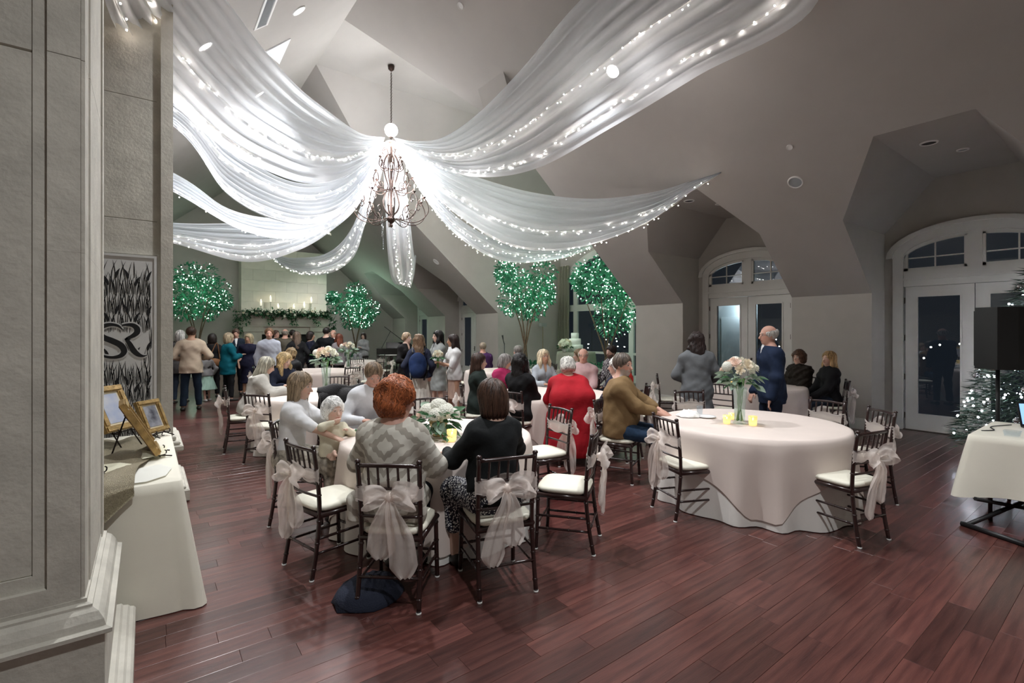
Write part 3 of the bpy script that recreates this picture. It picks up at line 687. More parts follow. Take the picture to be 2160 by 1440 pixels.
E3 = put_chair(4.68, 1.43, .22, .97, 'empty dark chiavari chair facing away from the linen-covered rectangular table', 'b')
E4 = put_chair(5.98, 1.74, -.77, .64, 'empty dark chiavari chair with a tall peach bow beside the table with rose vase', 'a')
E5 = put_chair(6.32, 2.35, -.98, .16, 'empty dark chiavari chair in front of the two seated women in dark coats', 'b')
E6 = put_chair(5.84, 3.80, -.57, -.82, 'empty dark chiavari chair behind the rose vase, below the woman in grey', 'a')
put_chair(7.55, 5.55, .6, -.8, 'empty dark chiavari chair against the pale wall behind the brown shirt man', 'b')
put_chair(7.12, 4.1, .98, .1, 'empty dark chiavari chair behind the woman in the grey cardigan', None)
F1 = put_chair(9.46, 3.76, -.9, .35, 'chair under the woman in the brown fur coat', 'a')
F2 = put_chair(9.12, 3.1, -.45, .9, 'chair under the blonde woman in the black coat', 'b')
put_chair(.93, 8.0, .97, -.1, 'chair under the girl in the grey hooded sweater', 'b')
put_chair(1.15, 6.95, .8, .58, 'empty chiavari chair with peach bow beside the girl in the hooded sweater', 'a')
put_chair(1.98, 6.3, .1, .99, 'chair with a black coat thrown over its back', 'b')
put_chair(1.72, 9.05, .3, -.95, 'chair under the curly blonde woman in navy', 'a')
put_chair(2.85, 6.45, -.5, .86, 'empty chiavari chair behind the man in the white shirt', None)
put_chair(3.45, 7.9, -1, -.15, 'empty chiavari chair beside the tall vase of roses on the hooded girl table', 'a')
put_chair(2.75, 8.9, -.4, -.9, 'empty chiavari chair beyond the tall vase near the curly blonde woman', None)
put_chair(2.35, 11.0, .55, .83, 'chair under the curly-haired woman in the black jacket', 'a')
put_chair(3.7, 10.95, -.28, .96, 'empty chiavari chair with peach bow before the middle table', 'b')
put_chair(4.6, 11.7, -.9, .4, 'empty chiavari chair with a peach bow behind the woman in black', 'a')
put_chair(2.0, 12.5, 1, -.1, 'empty chiavari chair with peach bow below the man in the pale blue shirt', 'b')
put_chair(5.0, 14.35, .1, .99, 'empty chiavari chair with peach bow near the red-haired woman in the distance', 'a')
put_chair(6.2, 14.8, -.7, .7, 'empty chiavari chair with peach bow near the woman on the stool', 'b')
put_chair(3.9, 15.2, .9, .4, 'empty chiavari chair beside the far table of pale cloth', 'b')
put_chair(6.5, 16.3, -.9, -.3, 'empty chiavari chair closest to the grand piano', 'a')
put_chair(5.9, 10.4, .75, -.6, 'empty chiavari chair next to the man in the purple shirt', 'b')
put_chair(7.1, 11.0, -.1, -.99, 'chair under the man in the purple shirt', 'a')
# around the table with the red coat
G = {}
G['green'] = put_chair(3.78, 6.25, .87, -.49, 'chair under the woman in the dark green top', 'a')
G['black'] = put_chair(3.92, 5.25, .95, .32, 'chair under the woman with long black curls', 'b')
G['red'] = put_chair(4.35, 4.5, .5, .87, 'chair under the person in the red coat', None)
G['white'] = put_chair(5.15, 4.22, -.14, .99, 'chair under the white-haired woman in navy', 'a')
G['redtop'] = put_chair(5.95, 4.62, -.7, .71, 'chair under the woman in the bright red top', 'b')
G['blonde'] = put_chair(5.75, 6.78, -.56, -.83, 'chair under the straight-haired blonde woman facing the room', None)
G['pink'] = put_chair(6.28, 6.1, -.94, -.33, 'chair under the balding man in the pink shirt', None)
G['fuchsia'] = put_chair(4.75, 6.98, .14, -.99, 'chair under the grey-haired woman in fuchsia', None)
G['plaid'] = put_chair(7.55, 6.6, -.8, -.6, 'chair under the man in the plaid shirt', 'a')
put_chair(8.1, 9.1, -.92, .38, 'empty chiavari chair before the wedding cake table', 'b')
# ================================================================ FLOWERS
LEAF = mat('leaf_green', (.045, .14, .055), .5, objrand=.4, transl=.2); LEAFG = mat('leaf_sage', (.24, .33, .25), .6, objrand=.25, transl=.2)
ROSEW = mat('rose_white', (.86, .85, .74), .6, transl=.15); ROSEP = mat('rose_blush', (.86, .68, .58), .6, transl=.15); ROSEC = mat('rose_cream', (.85, .76, .60), .6, transl=.15)
VGL = glass('vase_glass', (.9, .95, .93), 1.45); STEMM = mat('flower_stem', (.12, .26, .07), .5)
def rose_mesh(m, r=1.):
    mb = MB(); rnd = random.Random(3)
    for ring, (n, rad, tilt, h) in enumerate(((3, .22, .1, .95), (4, .45, .35, .85), (5, .7, .7, .7), (6, .95, 1.05, .5))):
        for k in range(n):
            a = 2*PI*k/n+ring*.6+rnd.uniform(-.15, .15); rows = []
            for i in range(4):
                t = i/3; rr = rad*(.15+.85*math.sin(t*PI/2*(.6+.4*tilt))); z = -.45+h*1.05*t**.8+.0*ring; row = []
                for j in range(4):
                    q = (j/3-.5)*2; aa = a+q*(.95-.25*t)*(1.5 if ring == 0 else 1)*2.6/n; row.append(((rr+.06*t*t*(1-q*q))*math.cos(aa), (rr+.06*t*t*(1-q*q))*math.sin(aa), z-.10*q*q*t))
                rows.append(row)
            mb.grid(rows)
    mb.v = [(x*r, y*r, z*r) for x, y, z in mb.v]; return mb.mesh('rose', m)
def hydra_mesh(m):
    mb = MB(); rnd = random.Random(4)
    for k in range(90):
        z = 1-1.45*(k+.5)/90; a = k*2.39996; s = math.sqrt(max(0, 1-z*z)); c = Vector((s*math.cos(a), s*math.sin(a), z)); q = c.to_track_quat('Z', 'Y').to_matrix() @ Matrix.Rotation(rnd.uniform(0, 3), 3, 'Z')
        for j in range(4):
            b = PI/2*j; M = q @ Matrix.Rotation(b, 3, 'Z'); mb.add([c*.9+M @ Vector(p)*.24 for p in ((0, 0, 0), (.55, .42, .18), (1, 0, .1), (.55, -.42, .18))], [(0, 1, 2, 3)])
    mb.ball((0, 0, 0), .82, 10, 6); return mb.mesh('hydrangea', m)
def leaf_mesh(w_, m, fold=.18):
    v = [(0, 0, 0), (w_*.75, .3, fold*.6), (w_, .55, fold*.5), (w_*.55, .85, .05), (0, 1.08, -.06), (-w_*.55, .85, .05), (-w_, .55, fold*.5), (-w_*.75, .3, fold*.6), (0, .5, 0)]
    return MB().add(v, [(0, 1, 2, 8), (8, 2, 3, 4), (8, 4, 5, 6), (0, 8, 6, 7)], True).mesh('leaf', m)
RM = [rose_mesh(ROSEW), rose_mesh(ROSEP), rose_mesh(ROSEC)]; HYD = hydra_mesh(mat('hydrangea_white', (.88, .88, .80), .7, transl=.15))
LM = [leaf_mesh(.22, LEAF), leaf_mesh(.34, LEAFG), leaf_mesh(.13, LEAF)]
def bloom(par, me, p, r, out):
    o = link(me.name.split('.')[0], me, par); o.location = p; o.scale = (r, r, r*.9); o.rotation_euler = Vector(out).to_track_quat('Z', 'Y').to_euler(); return o
def leaf(par, me, p, d, L):
    o = link('leaf', me, par); o.location = p; o.scale = (L, L, L); o.rotation_euler = (Vector(d).normalized().to_track_quat('Y', 'Z').to_matrix() @ Matrix.Rotation(random.uniform(-.8, .8), 3, 'Y')).to_euler(); return o
def tall_vase(x, y, z, label, h=.34, H=.16, n=13, rot=0.):
    t = thing('rose_vase', (x, y, z), rot, label, 'flower vase')
    MB().lathe([(.0, .0), (.062, .0), (.066, .006), (.05, .02), (.052, .15), (.07, h), (.075, h+.005), (.072, h), (.05, .15), (.048, .03), (0, .028)], n=24).build('glass', VGL, t)
    rnd = random.Random(int(x*100))
    for k in range(12):
        a = rnd.uniform(0, 6.3); MB().tube([(.03*math.cos(a), .03*math.sin(a), .03), (.022*math.cos(a+2), .022*math.sin(a+2), h*.6), (.05*math.cos(a+3), .05*math.sin(a+3), h+.1)], .0045, 5).build('stem', STEMM, t)
    for k in range(n):
        zz = 1-1.05*(k+.5)/n; a = k*2.4; s = math.sqrt(1-zz*zz); d = Vector((s*math.cos(a), s*math.sin(a), zz+.15)).normalized()
        me = HYD if k % 6 == 3 else RM[(0, 1, 2, 0, 1)[k % 5]]
        bloom(t, me, Vector((0, 0, h+.16))+Vector((d.x*H, d.y*H, d.z*H*.8)), rnd.uniform(.05, .062)*(1.1 if me is HYD else 1), d)
    for k in range(46):
        a = rnd.uniform(0, 6.3); d = Vector((math.cos(a), math.sin(a), rnd.uniform(-.55, .35))); r0 = rnd.uniform(.06, .17)
        leaf(t, LM[(1, 1, 0)[k % 3]], Vector((d.x*r0, d.y*r0, h+.09+rnd.uniform(-.06, .06))), d, rnd.uniform(.08, .13))
    return t
def at(u, v, z): p = gp(u, v, z); return p.x, p.y
ZT = .772
x, y = at(1560, 893, ZT); tall_vase(x, y, ZT, 'tall clear glass vase of blush and white roses beside the gold votives', .36, .165, 15)
x, y = at(688, 828, ZT); tall_vase(x, y, ZT, 'tall clear glass vase of roses on the table of the hooded girl', .40, .16, 14)
tall_vase(TT[4][0]+.9, TT[4][1]+.4, ZT, 'vase of pale roses in front of the red-haired woman far back', .36, .17, 12)
# low hydrangea centrepiece in a gold compote
GOLD = mat('antique_gold', (.62, .47, .22), .35, .9, var=.3, scale=40, bump=.3, bscale=80)
x, y = at(925, 918, ZT); t = thing('hydrangea_centrepiece', (x, y, ZT), 0, 'low gold compote of white hydrangeas with trailing fern and eucalyptus', 'flower arrangement')
MB().lathe([(.0, 0), (.055, 0), (.05, .012), (.018, .03), (.02, .045), (.06, .06), (.08, .10), (.085, .13), (.075, .13), (.0, .07)], n=20).build('compote', GOLD, t)
rnd = random.Random(5)
for k, (dx, dy, dz, r) in enumerate(((0, 0, .26, .085), (.09, .02, .22, .075), (-.08, .05, .22, .08), (.02, -.09, .22, .08), (.03, .09, .22, .075), (-.06, -.07, .2, .07), (.12, -.07, .19, .06))): bloom(t, HYD, (dx, dy, dz), r, (dx*4, dy*4, 1))
bloom(t, RM[1], (-.16, .07, .19), .05, (-1, .4, .5)); bloom(t, RM[0], (.15, .09, .2), .05, (1, .4, .6)); bloom(t, RM[0], (-.05, -.14, .19), .045, (-.3, -1, .6))
for k in range(80):
    a = rnd.uniform(0, 6.3); e = rnd.uniform(-.75, .45); d = Vector((math.cos(a), math.sin(a), e)); r0 = rnd.uniform(.07, .16); leaf(t, LM[(0, 2, 2, 1)[k % 4]], Vector((d.x*r0, d.y*r0, .16+e*.08+rnd.uniform(-.02, .03))), d, rnd.uniform(.08, .14))
for k in range(14): leaf(t, LM[0], (.03*k*.4+rnd.uniform(-.1, .1)-.15, -.12-.012*k+rnd.uniform(-.05, .05), .09-.004*k), (rnd.uniform(-1, 1), -1, -.3), .07)
# votives, glasses and table things
VOT = mat('gold_mercury_glass', (.75, .58, .28), .25, .6, alpha=.75, emit=.35, ecol=(1, .7, .25)); WAX = mat('candle_wax', (.9, .86, .74), .5, emit=.6, ecol=(1, .8, .5)); FLM = mat('flame', (1, .8, .5), .5, emit=12)
def votive(u, v, label, s=1., z=ZT):
    x, y = at(u, v, z); t = thing('votive_candle', (x, y, z), 0, label, 'candle', 'gold votive candles')
    MB().lathe([(0, 0), (.03*s, 0), (.034*s, .01), (.038*s, .085*s), (.036*s, .085*s), (.03*s, .012), (0, .01)], n=16).build('cup', VOT, t)
    MB().lathe([(.0, .012), (.028*s, .012), (.03*s, .045*s), (0, .045*s)], n=12).build('wax', WAX, t); MB().lathe([(.001, .047*s), (.006, .055*s), (.001, .072*s)], n=6).build('flame', FLM, t)
votive(953, 930, 'ribbed glass candle cup beside the hydrangea compote', 1.15); votive(1533, 893, 'pale mercury glass votive left of the rose vase foot'); votive(1588, 897, 'amber gold votive standing apart right of the rose vase', 1.1)
votive(1543, 884, 'small votive tucked behind the rose vase foot', .8); votive(648, 828, 'amber votive on the table of the hooded girl'); votive(1540, 810, 'lit votive on the table behind the navy suit')
DRINK = mat('cola', (.02, .008, .005), .1); TMB = glass('tumbler_glass', (.92, .95, .97), 1.45)
def tumbler(u, v, label, drink=False):
    x, y = at(u, v, ZT); t = thing('tumbler', (x, y, ZT), 0, label, 'drinking glass')
    MB().lathe([(0, 0), (.028, 0), (.036, .095), (.034, .095), (.026, .006), (0, .006)], n=18).build('glass', TMB, t)
    if drink: MB().lathe([(0, .007), (.026, .007), (.031, .05), (0, .05)], n=16).build('drink', DRINK, t)
tumbler(890, 915, 'small clear tumbler of dark cola beside the centrepiece', True); tumbler(968, 952, 'empty clear tumbler beside the glass candle cup'); tumbler(1476, 873, 'clear plastic tumbler near the folded hands of the brown shirt man')
NAP = mat('paper_napkin', (.87, .87, .85), .8)
def crumpled(u, v, label, s=.1):
    x, y = at(u, v, ZT); rnd = random.Random(u); rows = []
    for i in range(7):
        rows.append([(s*(1.4*math.sin(PI*i/14+.0)+.25*rnd.random())*math.cos(2*PI*j/12), s*(1.4*math.sin(PI*i/14)+.25*rnd.random())*math.sin(2*PI*j/12), .006+s*.8*max(0, math.cos(PI*i/12))*(rnd.uniform(.5, 1.2) if i < 6 else 0)) for j in range(12)])
    o = MB().grid(rows, closed=True, smooth=False).build('napkin', NAP); o.location = (x, y, ZT); tag(o, label, 'napkin')
crumpled(1452, 878, 'crumpled white paper napkin in front of the brown shirt man', .085)
PLT = mat('white_plate', (.85, .85, .84), .25); GRN = mat('salad', (.25, .4, .08), .6, objrand=.4)
for u, v, lb in ((745, 912, 'small white plate of salad before the mother with the baby'), (1490, 880, 'small flat white plate beside the crumpled napkin'), (800, 905, 'white plate before the man in the white shirt')):
    x, y = at(u, v, ZT); t = thing('plate', (x, y, ZT), 0, lb, 'plate'); MB().lathe([(0, .004), (.06, .004), (.085, .014), (.1, .016), (.1, .012), (.06, 0), (0, 0)], n=24).build('dish', PLT, t)
    if u != 1490:
        for k in range(6): leaf(t, LM[0], (random.uniform(-.04, .04), random.uniform(-.04, .04), .012), (random.uniform(-1, 1), random.uniform(-1, 1), .4), .05)
# ================================================================ TREES
BARK = mat('bark', (.14, .085, .05), .8, var=.4, scale=15, bump=.5, bscale=40); TLEAF = mat('ficus_leaf', (.03, .20, .10), .45, island=.45, transl=.2)
DOT = mat('tree_bulb', (.92, 1, .95), .4, emit=13, ecol=(.9, 1, .95)); SOIL = mat('soil', (.05, .035, .025), .9); POTW = mat('white_planter', (.62, .64, .58), .6, var=.06, scale=9)
def ficus(x, y, label, ztop, zbot, R, blobs, nl=2600, nb=200, seed=0, pot=True, trunk_x=0., lamp=18):
    rnd = random.Random(seed); t = thing('lit_ficus_tree', (x, y, 0), 0, label, 'tree', 'ficus trees wrapped in fairy lights')
    if pot:
        mb = MB(); mb.chamfer(-.36, .36, -.36, .36, 0, .55, .02); mb.chamfer(-.39, .39, -.39, .39, .5, .6, .015)
        for s in (-1, 1): mb.bx(-.28, .28, s*.36-.012, s*.36+.012, .08, .45); mb.bx(s*.36-.012, s*.36+.012, -.28, .28, .08, .45)
        mb.build('planter', POTW, t)
        mb = MB()
        for k in range(300):
            a = rnd.uniform(0, 6.3); r = .55*math.sqrt(rnd.random()); p = Vector((r*math.cos(a), r*math.sin(a), .58+rnd.uniform(0, .22)*(1-r))); d = Vector((math.cos(a), math.sin(a), rnd.uniform(-.2, .9))).normalized(); s_ = d.cross(Vector((0, 0, 1))).normalized()*.035
            mb.add([p, p+d*.07+s_, p+d*.15, p+d*.07-s_], [(0, 1, 2, 3)])
        tag(mb.build('underplanting', TLEAF, t), kind='stuff')
    for k in range(4):
        a = PI/2*k+.5; r0 = .05; tip = Vector((R*.5*math.cos(a), R*.5*math.sin(a), zbot+(ztop-zbot)*.45))
        pts = [(r0*math.cos(a), r0*math.sin(a), .3), (-.06*math.cos(a+1), -.06*math.sin(a+1), .3+(zbot-.3)*.35), (.07*math.cos(a), .07*math.sin(a), .3+(zbot-.3)*.7), (.22*math.cos(a), .22*math.sin(a), zbot+.1), tip]
        MB().tube(catmull(pts, 5), [.04-.0013*i for i in range(21)], 7).build('trunk', BARK, t)
    P_ = []; mb = MB(); cz = (ztop+zbot)/2; hz = (ztop-zbot)/2
    for k in range(nl):
        bx_, by_, bz_, br = blobs[rnd.randrange(len(blobs))]
        d = Vector((rnd.gauss(0, 1), rnd.gauss(0, 1), rnd.gauss(0, 1))).normalized(); rr = br*(rnd.random()**.4)
        p = Vector((bx_*R+d.x*rr*R, by_*R+d.y*rr*R, cz+bz_*hz+d.z*rr*hz)); L = rnd.uniform(.10, .17)
        dr = (d+Vector((rnd.uniform(-.8, .8), rnd.uniform(-.8, .8), -.5))).normalized(); s_ = dr.cross(Vector((rnd.uniform(-1, 1), rnd.uniform(-1, 1), 1))).normalized()*L*.27; n_ = dr.cross(s_).normalized()*L*.06
        mb.add([p, p+dr*L*.45+s_+n_, p+dr*L, p+dr*L*.45-s_+n_], [(0, 1, 2, 3)]); P_.append((p, d, rr/br))
    tag(mb.build('foliage', TLEAF, t), kind='stuff')
    mb = MB(); rnd.shuffle(P_); P_ = [q for q in P_ if q[2] > .7][:nb]
    for p, d, _ in P_: mb.ball(p+d*.04, .013, 6, 4)
    tag(mb.build('fairy_bulbs', DOT, t), kind='stuff')
    if lamp: point_light('tree_lamp', (x-.25, y-R*1.15, cz), lamp, (.55, 1, .72), .4)
    return t
B1 = [(0, 0, .1, .55), (.5, 0, .15, .42), (-.5, .1, .1, .45), (.1, -.3, .5, .45), (-.2, .2, .55, .4), (.3, .2, -.35, .4), (-.35, -.2, -.4, .4), (.62, -.1, -.15, .3)]
B2 = [(0, 0, -.1, .5), (0, 0, .5, .36), (.55, 0, -.15, .36), (-.55, 0, .0, .38), (.1, -.2, .25, .4), (-.1, .2, -.55, .36), (.3, 0, -.5, .36), (-.78, 0, .25, .2)]
ficus(1.55, 21.9, 'lit ficus tree left of the fireplace beyond the beige jacket', 4.35, 1.85, 1.22, B1, seed=1)
ficus(7.5, 21.7, 'lit ficus tree right of the fireplace behind the woman on the stool', 4.1, 1.75, 1.25, B2, seed=2)
B3 = [(0, 0, 0, .55), (.6, 0, -.05, .42), (-.5, 0, .35, .45), (.45, -.2, .5, .42), (-.7, 0, .5, .3), (.2, 0, -.45, .45), (-.35, .2, -.3, .4), (.82, 0, -.05, .2)]
ficus(10.0, 12.6, 'lit ficus tree in a white planter beside the olive curtain', 4.15, 1.95, 1.16, B3, seed=3, nb=260)
B4 = [(0, 0, .1, .55), (.5, 0, -.25, .5), (-.5, 0, .25, .42), (.1, 0, .62, .38), (.2, 0, -.55, .42), (-.75, 0, .25, .25), (.55, 0, .2, .4)]
ficus(11.1, 10.05, 'lit ficus tree in front of the arched window', 4.3, 1.45, 1.32, B4, seed=4, nb=260)
# ================================================================ FIREPLACE
fp = thing('fireplace', (4.8, 22.6, 0), 0, 'pale stone fireplace with tall chimney breast and wide mantel', 'fireplace')
CHS = mat('chimney_stone', (.74, .71, .60), .8, var=.12, scale=3, bump=.25, bscale=30); CHK = mat('chimney_block', (.74, .71, .60), .8, var=.12, scale=3, bump=.25, bscale=30, objrand=.07)
MB().bx(-1.69, 1.69, .02, .79, 0, 5.2).build('chimney_core', CHS, fp)
z = 2.5; r = 0; blk = {}
while z < 5.2:
    h = min(.45, 5.2-z); x = -1.7+(0 if r % 2 == 0 else -.43)
    while x < 1.7:
        x0, x1 = max(x, -1.7), min(x+.86, 1.7)
        if x1-x0 > .05:
            key = (round(x1-x0, 3), round(h, 3))
            if key not in blk: blk[key] = MB().chamfer(-(x1-x0)/2+.003, (x1-x0)/2-.003, 0, .05, .003, h-.003, .006).mesh('stone_block', CHK)
            o = link('stone_block', blk[key], fp); o.location = ((x0+x1)/2, random.uniform(-.004, .004), z)
        x += .86
    z += .45; r += 1
MAN = mat('mantel_stone', (.60, .53, .47), .75, var=.1, scale=5, bump=.2, bscale=40)
mb = MB()
for z0, z1, e, yo in ((2.42, 2.5, .18, -.42), (2.36, 2.42, .13, -.36), (2.28, 2.36, .08, -.3), (1.98, 2.28, .02, -.22), (1.92, 1.98, .05, -.26)): mb.chamfer(-1.7-e, 1.7+e, yo, .0, z0, z1, .01)
mb.build('mantel', MAN, fp)
for s in (-1, 1):
    mb = MB(); mb.chamfer(s*1.3-.33, s*1.3+.33, -.2, .0, 0, 1.92, .015); mb.chamfer(s*1.3-.37, s*1.3+.37, -.24, .0, 0, .25, .015); mb.chamfer(s*1.3-.37, s*1.3+.37, -.24, .0, 1.7, 1.92, .015); mb.bx(s*1.3-.22, s*1.3+.22, -.215, -.2, .35, 1.6); mb.build('pilaster', MAN, fp)
mb = MB(); mb.bx(-.97, .97, -.02, .015, 0, 1.6); mb.build('firebox', mat('firebox_dark', (.012, .012, .012), .9), fp)  # flat black sheet, the dark of the firebox opening is put into its colour
MB().bx(-.97, .97, -.16, .0, 1.6, 1.92).build('lintel', MAN, fp)
GAR = mat('garland_leaf', (.03, .11, .045), .5, island=.45, transl=.15)
ga = thing('mantel_garland', (4.8, 22.2, 2.5), 0, 'thick leafy green garland with white roses trailing along the mantel', 'garland'); rnd = random.Random(9); mb = MB()
def gz(x): return -.02-.12*abs(math.sin(x*2.4))-(1.25*max(0, abs(x)-1.72)/.3 if abs(x) > 1.72 else 0)
for k in range(2600):
    x = rnd.uniform(-2.02, 2.02); tail = abs(x) > 1.72; hang = rnd.random()**2*(.5 if math.sin(x*7) > .55 else .16)
    z = rnd.uniform(-.05, .14)-hang if not tail else rnd.uniform(-.95, .1)
    p = Vector((x, -.02+rnd.gauss(0, .06)+ (.0 if not tail else .12), z)); d = Vector((rnd.uniform(-1, 1), rnd.uniform(-1.2, .2), rnd.uniform(-1, .6))).normalized(); L = rnd.uniform(.08, .16); s_ = d.cross(Vector((0, 0, 1))).normalized()*L*.25
    mb.add([p, p+d*L*.45+s_, p+d*L, p+d*L*.45-s_], [(0, 1, 2, 3)])
tag(mb.build('foliage', GAR, ga), kind='stuff')
for k in range(24): bloom(ga, RM[0 if k % 3 else 2], (-1.75+3.5*(k+.5)/24+rnd.uniform(-.05, .05), -.14, rnd.uniform(-.14, .12)), rnd.uniform(.05, .07), (rnd.uniform(-.4, .4), -1, .3))
CWX = mat('ivory_pillar_wax', (.85, .83, .76), .5, emit=.25, ecol=(1, .9, .7))
for u, vt, vb, st in ((549, 635, 645, 1), (569, 627, 637, 1), (585, 644, 651, 0), (618, 645, 652, 0), (640, 640, 650, 1), (655, 630, 640, 1)):
    d = 20.9+(u-600)*.011; p = px(u, vb, d); zt = px(u, vt, d).z
    t = thing('mantel_candle', (p.x, 22.42, 2.5), 0, ('ivory candle on the %s slim glass holder on the mantel' % {549: 'shorter leftmost', 569: 'tallest', 640: 'medium', 655: 'tall slender'}[u]) if st else 'low ivory pillar candle lit on the mantel %s' % ('under the tall holders' if u == 585 else 'at its middle'), 'candle', 'mantel candles')
    b = max(.02, p.z-2.5); MB().lathe([(.05, 0), (.05, .01), (.012, .03), (.012, b*.5), (.02, b*.52), (.012, b*.56), (.012, max(.035, b-.03)), (.05, max(.04, b-.01)), (.05, max(.045, b))], n=12).build('holder', glass('candlestick_glass', (.75, .78, .74), 1.5), t)
    MB().lathe([(.04, max(.045, b)), (.042, zt-2.5)], n=12).build('wax', CWX, t); MB().lathe([(.002, zt-2.5), (.011, zt-2.48), (.002, zt-2.43)], n=8).build('flame', FLM, t)
for u, h, lb in ((604, .22, 'short gold candlestick at the mantel middle'), (608.5, .24, 'gold candlestick beside its shorter twin'), (667, .26, 'gold candlestick right of the tall slender holder'), (681, .18, 'small silver stick at the mantel end')):
    p = px(u, 660, 21.3); o = MB().lathe([(.035, 0), (.03, .015), (.01, .04), (.012, h*.5), (.018, h*.55), (.01, h*.6), (.012, h), (.02, h+.02)], n=10).build('gold_candlestick', GOLD); o.location = (p.x, 22.38, 2.5); tag(o, lb, 'candlestick')
# ================================================================ CUT-OUT PANEL WITH MONOGRAM ON THE PIER
PNL = mat('panel_white', (.66, .66, .64), .6); CUT = mat('panel_cutout_black', (.008, .008, .009), .8)
pan = thing('monogram_panel', (-.19, 6.0, .62), 0, 'white cut-out panel of cattails with a black SR monogram on the stone pier', 'wall panel')
MB().chamfer(-.272, .272, .0, .045, 0, 1.83, .006).build('board', PNL, pan)
fr = MB()
for a, b, c, d in ((-.272, -.25, 0, 1.83), (.25, .272, 0, 1.83), (-.25, .25, 0, .022), (-.25, .25, 1.808, 1.83)): fr.bx(a, b, -.008, .0, c, d)
fr.build('border', PNL, pan)
def blade(mb, x, z, dx, h, w_, y=-.0022):
    L, R_ = [], []
    for i in range(7):
        t = i/6; cx = x+dx*t*t; cz = z+h*t; ww = w_*math.sin(PI*min(.98, .12+.88*t))**.8; L.append((cx-ww, y, cz)); R_.append((cx+ww, y, cz))
    mb.poly(L+R_[::-1])
rnd = random.Random(11)
lv = MB(); ct = MB()
def mono_clear(x, z): return ((x-.0)/.205)**2+((z-1.0)/.168)**2 < 1
for row in range(10):
    z0 = .05+row*.172
    for s in (-1, 1):
        for bxp in (.035, .10, .165, .225):
            for k in range(6):
                x = s*(bxp+(k-2.5)*.010+rnd.uniform(-.002, .002)); dx = (k-2.5)*.016*s+rnd.uniform(-.006, .006); h = rnd.uniform(.15, .25); z = z0+rnd.uniform(-.015, .03)
                if abs(x+dx) < .232 and z+h < 1.78 and not mono_clear(x+dx*.25, z+h*.5) and not mono_clear(x+dx, z+h): blade(lv, x, z, dx, h, rnd.uniform(.0026, .0045))
        for cx_, cz_, sl in ((.105, .1, .035), (.20, .16, .03), (.045, .17, -.03)):
            x, z = s*cx_, z0+cz_
            if row % 2 == 0 and not mono_clear(x, z) and z < 1.68: blade(ct, x, z, s*sl, .095, .0125, -.0034)
tag(lv.build('cattail_blades', CUT, pan), kind='stuff'); tag(ct.build('cattail_heads', CUT, pan), kind='stuff')
def stroke(mb, pts, wd, y):
    P_ = catmull([(p[0], 0, p[1]) for p in pts], 8); n = len(P_); W_ = np.interp(np.linspace(0, 1, n), np.linspace(0, 1, len(wd)), wd)
    for i in range(n-1):
        d0 = (P_[min(i+1, n-1)]-P_[max(i-1, 0)]).normalized(); d1 = (P_[min(i+2, n-1)]-P_[i]).normalized()
        n0 = Vector((-d0.z, 0, d0.x)); n1 = Vector((-d1.z, 0, d1.x)); o = Vector((0, y, 0))
        mb.poly([P_[i]+n0*W_[i]+o, P_[i]-n0*W_[i]+o, P_[i+1]-n1*W_[i+1]+o, P_[i+1]+n1*W_[i+1]+o])
S_ = [(.005, 1.105), (-.03, 1.14), (-.09, 1.15), (-.15, 1.125), (-.168, 1.075), (-.135, 1.03), (-.07, .995), (-.01, .955), (.018, .90), (-.005, .855), (-.065, .838), (-.125, .85), (-.16, .875), (-.168, .91)]
SW_ = [.004, .011, .016, .02, .024, .025, .027, .027, .024, .019, .013, .011, .012, .006]
R1 = [(.0, 1.145), (.04, 1.15), (.085, 1.145), (.115, 1.115), (.115, 1.075), (.08, 1.04), (.04, 1.02), (.025, 1.005)]
R2 = [(.03, 1.02), (.06, .965), (.09, .90), (.125, .86), (.16, .845), (.19, .85)]
for off, grow, m_, nm in ((-.004, .012, PNL, 'monogram_outline'), (-.0062, 0, CUT, 'monogram_letters')):
    mb = MB(); stroke(mb, S_, [w_+grow for w_ in SW_], off); stroke(mb, R1, [w_+grow for w_ in (.006, .013, .02, .024, .024, .018, .01, .004)], off); stroke(mb, R2, [w_+grow for w_ in (.012, .02, .024, .02, .011, .003)], off); mb.build(nm, m_, pan)
# ================================================================ DISPLAY TABLE WITH PICTURE FRAMES
IVL = mat('ivory_tablecloth', (.80, .77, .66), .75, var=.05, scale=4, bump=.08, bscale=300)
X0, X1, YA, YB, ZD = -.75, .18, 3.72, 5.60, .765
t = thing('display_table', (0, 0, 0), 0, 'folding table hidden under the ivory cloth between column and pier', 'table')
MB().bx(X0, X1-.01, YA+.01, YB, .735, .758).build('table_top', TWD, t)
for a in (X0+.06, X1-.07):
    for b in (YA+.08, YB-.08): MB().tube([(a, b, 0), (a, b, .74)], .016, 8).build('leg', MAHO, t)
per = []                                                    # rectangular perimeter with soft corners
def perim(n, e):
    pts = []
    xs, ys = (X0-e, X1+e), (YA-e, YB+e); cr = .02+e*.6
    for (cx, cy, a0) in ((xs[1]-cr, ys[0]+cr, -PI/2), (xs[1]-cr, ys[1]-cr, 0), (xs[0]+cr, ys[1]-cr, PI/2), (xs[0]+cr, ys[0]+cr, PI)):
        for k in range(7): a = a0+PI/2*k/6; pts.append((cx+cr*math.cos(a), cy+cr*math.sin(a)))
    out = []; m = len(pts)
    seg = [math.dist(pts[i], pts[(i+1) % m]) for i in range(m)]; T_ = sum(seg); acc = 0; j = 0
    for k in range(n):
        s = T_*k/n
        while acc+seg[j] < s: acc += seg[j]; j += 1
        f = (s-acc)/seg[j]; a, b = pts[j], pts[(j+1) % m]; out.append((a[0]+(b[0]-a[0])*f, a[1]+(b[1]-a[1])*f))
    return out
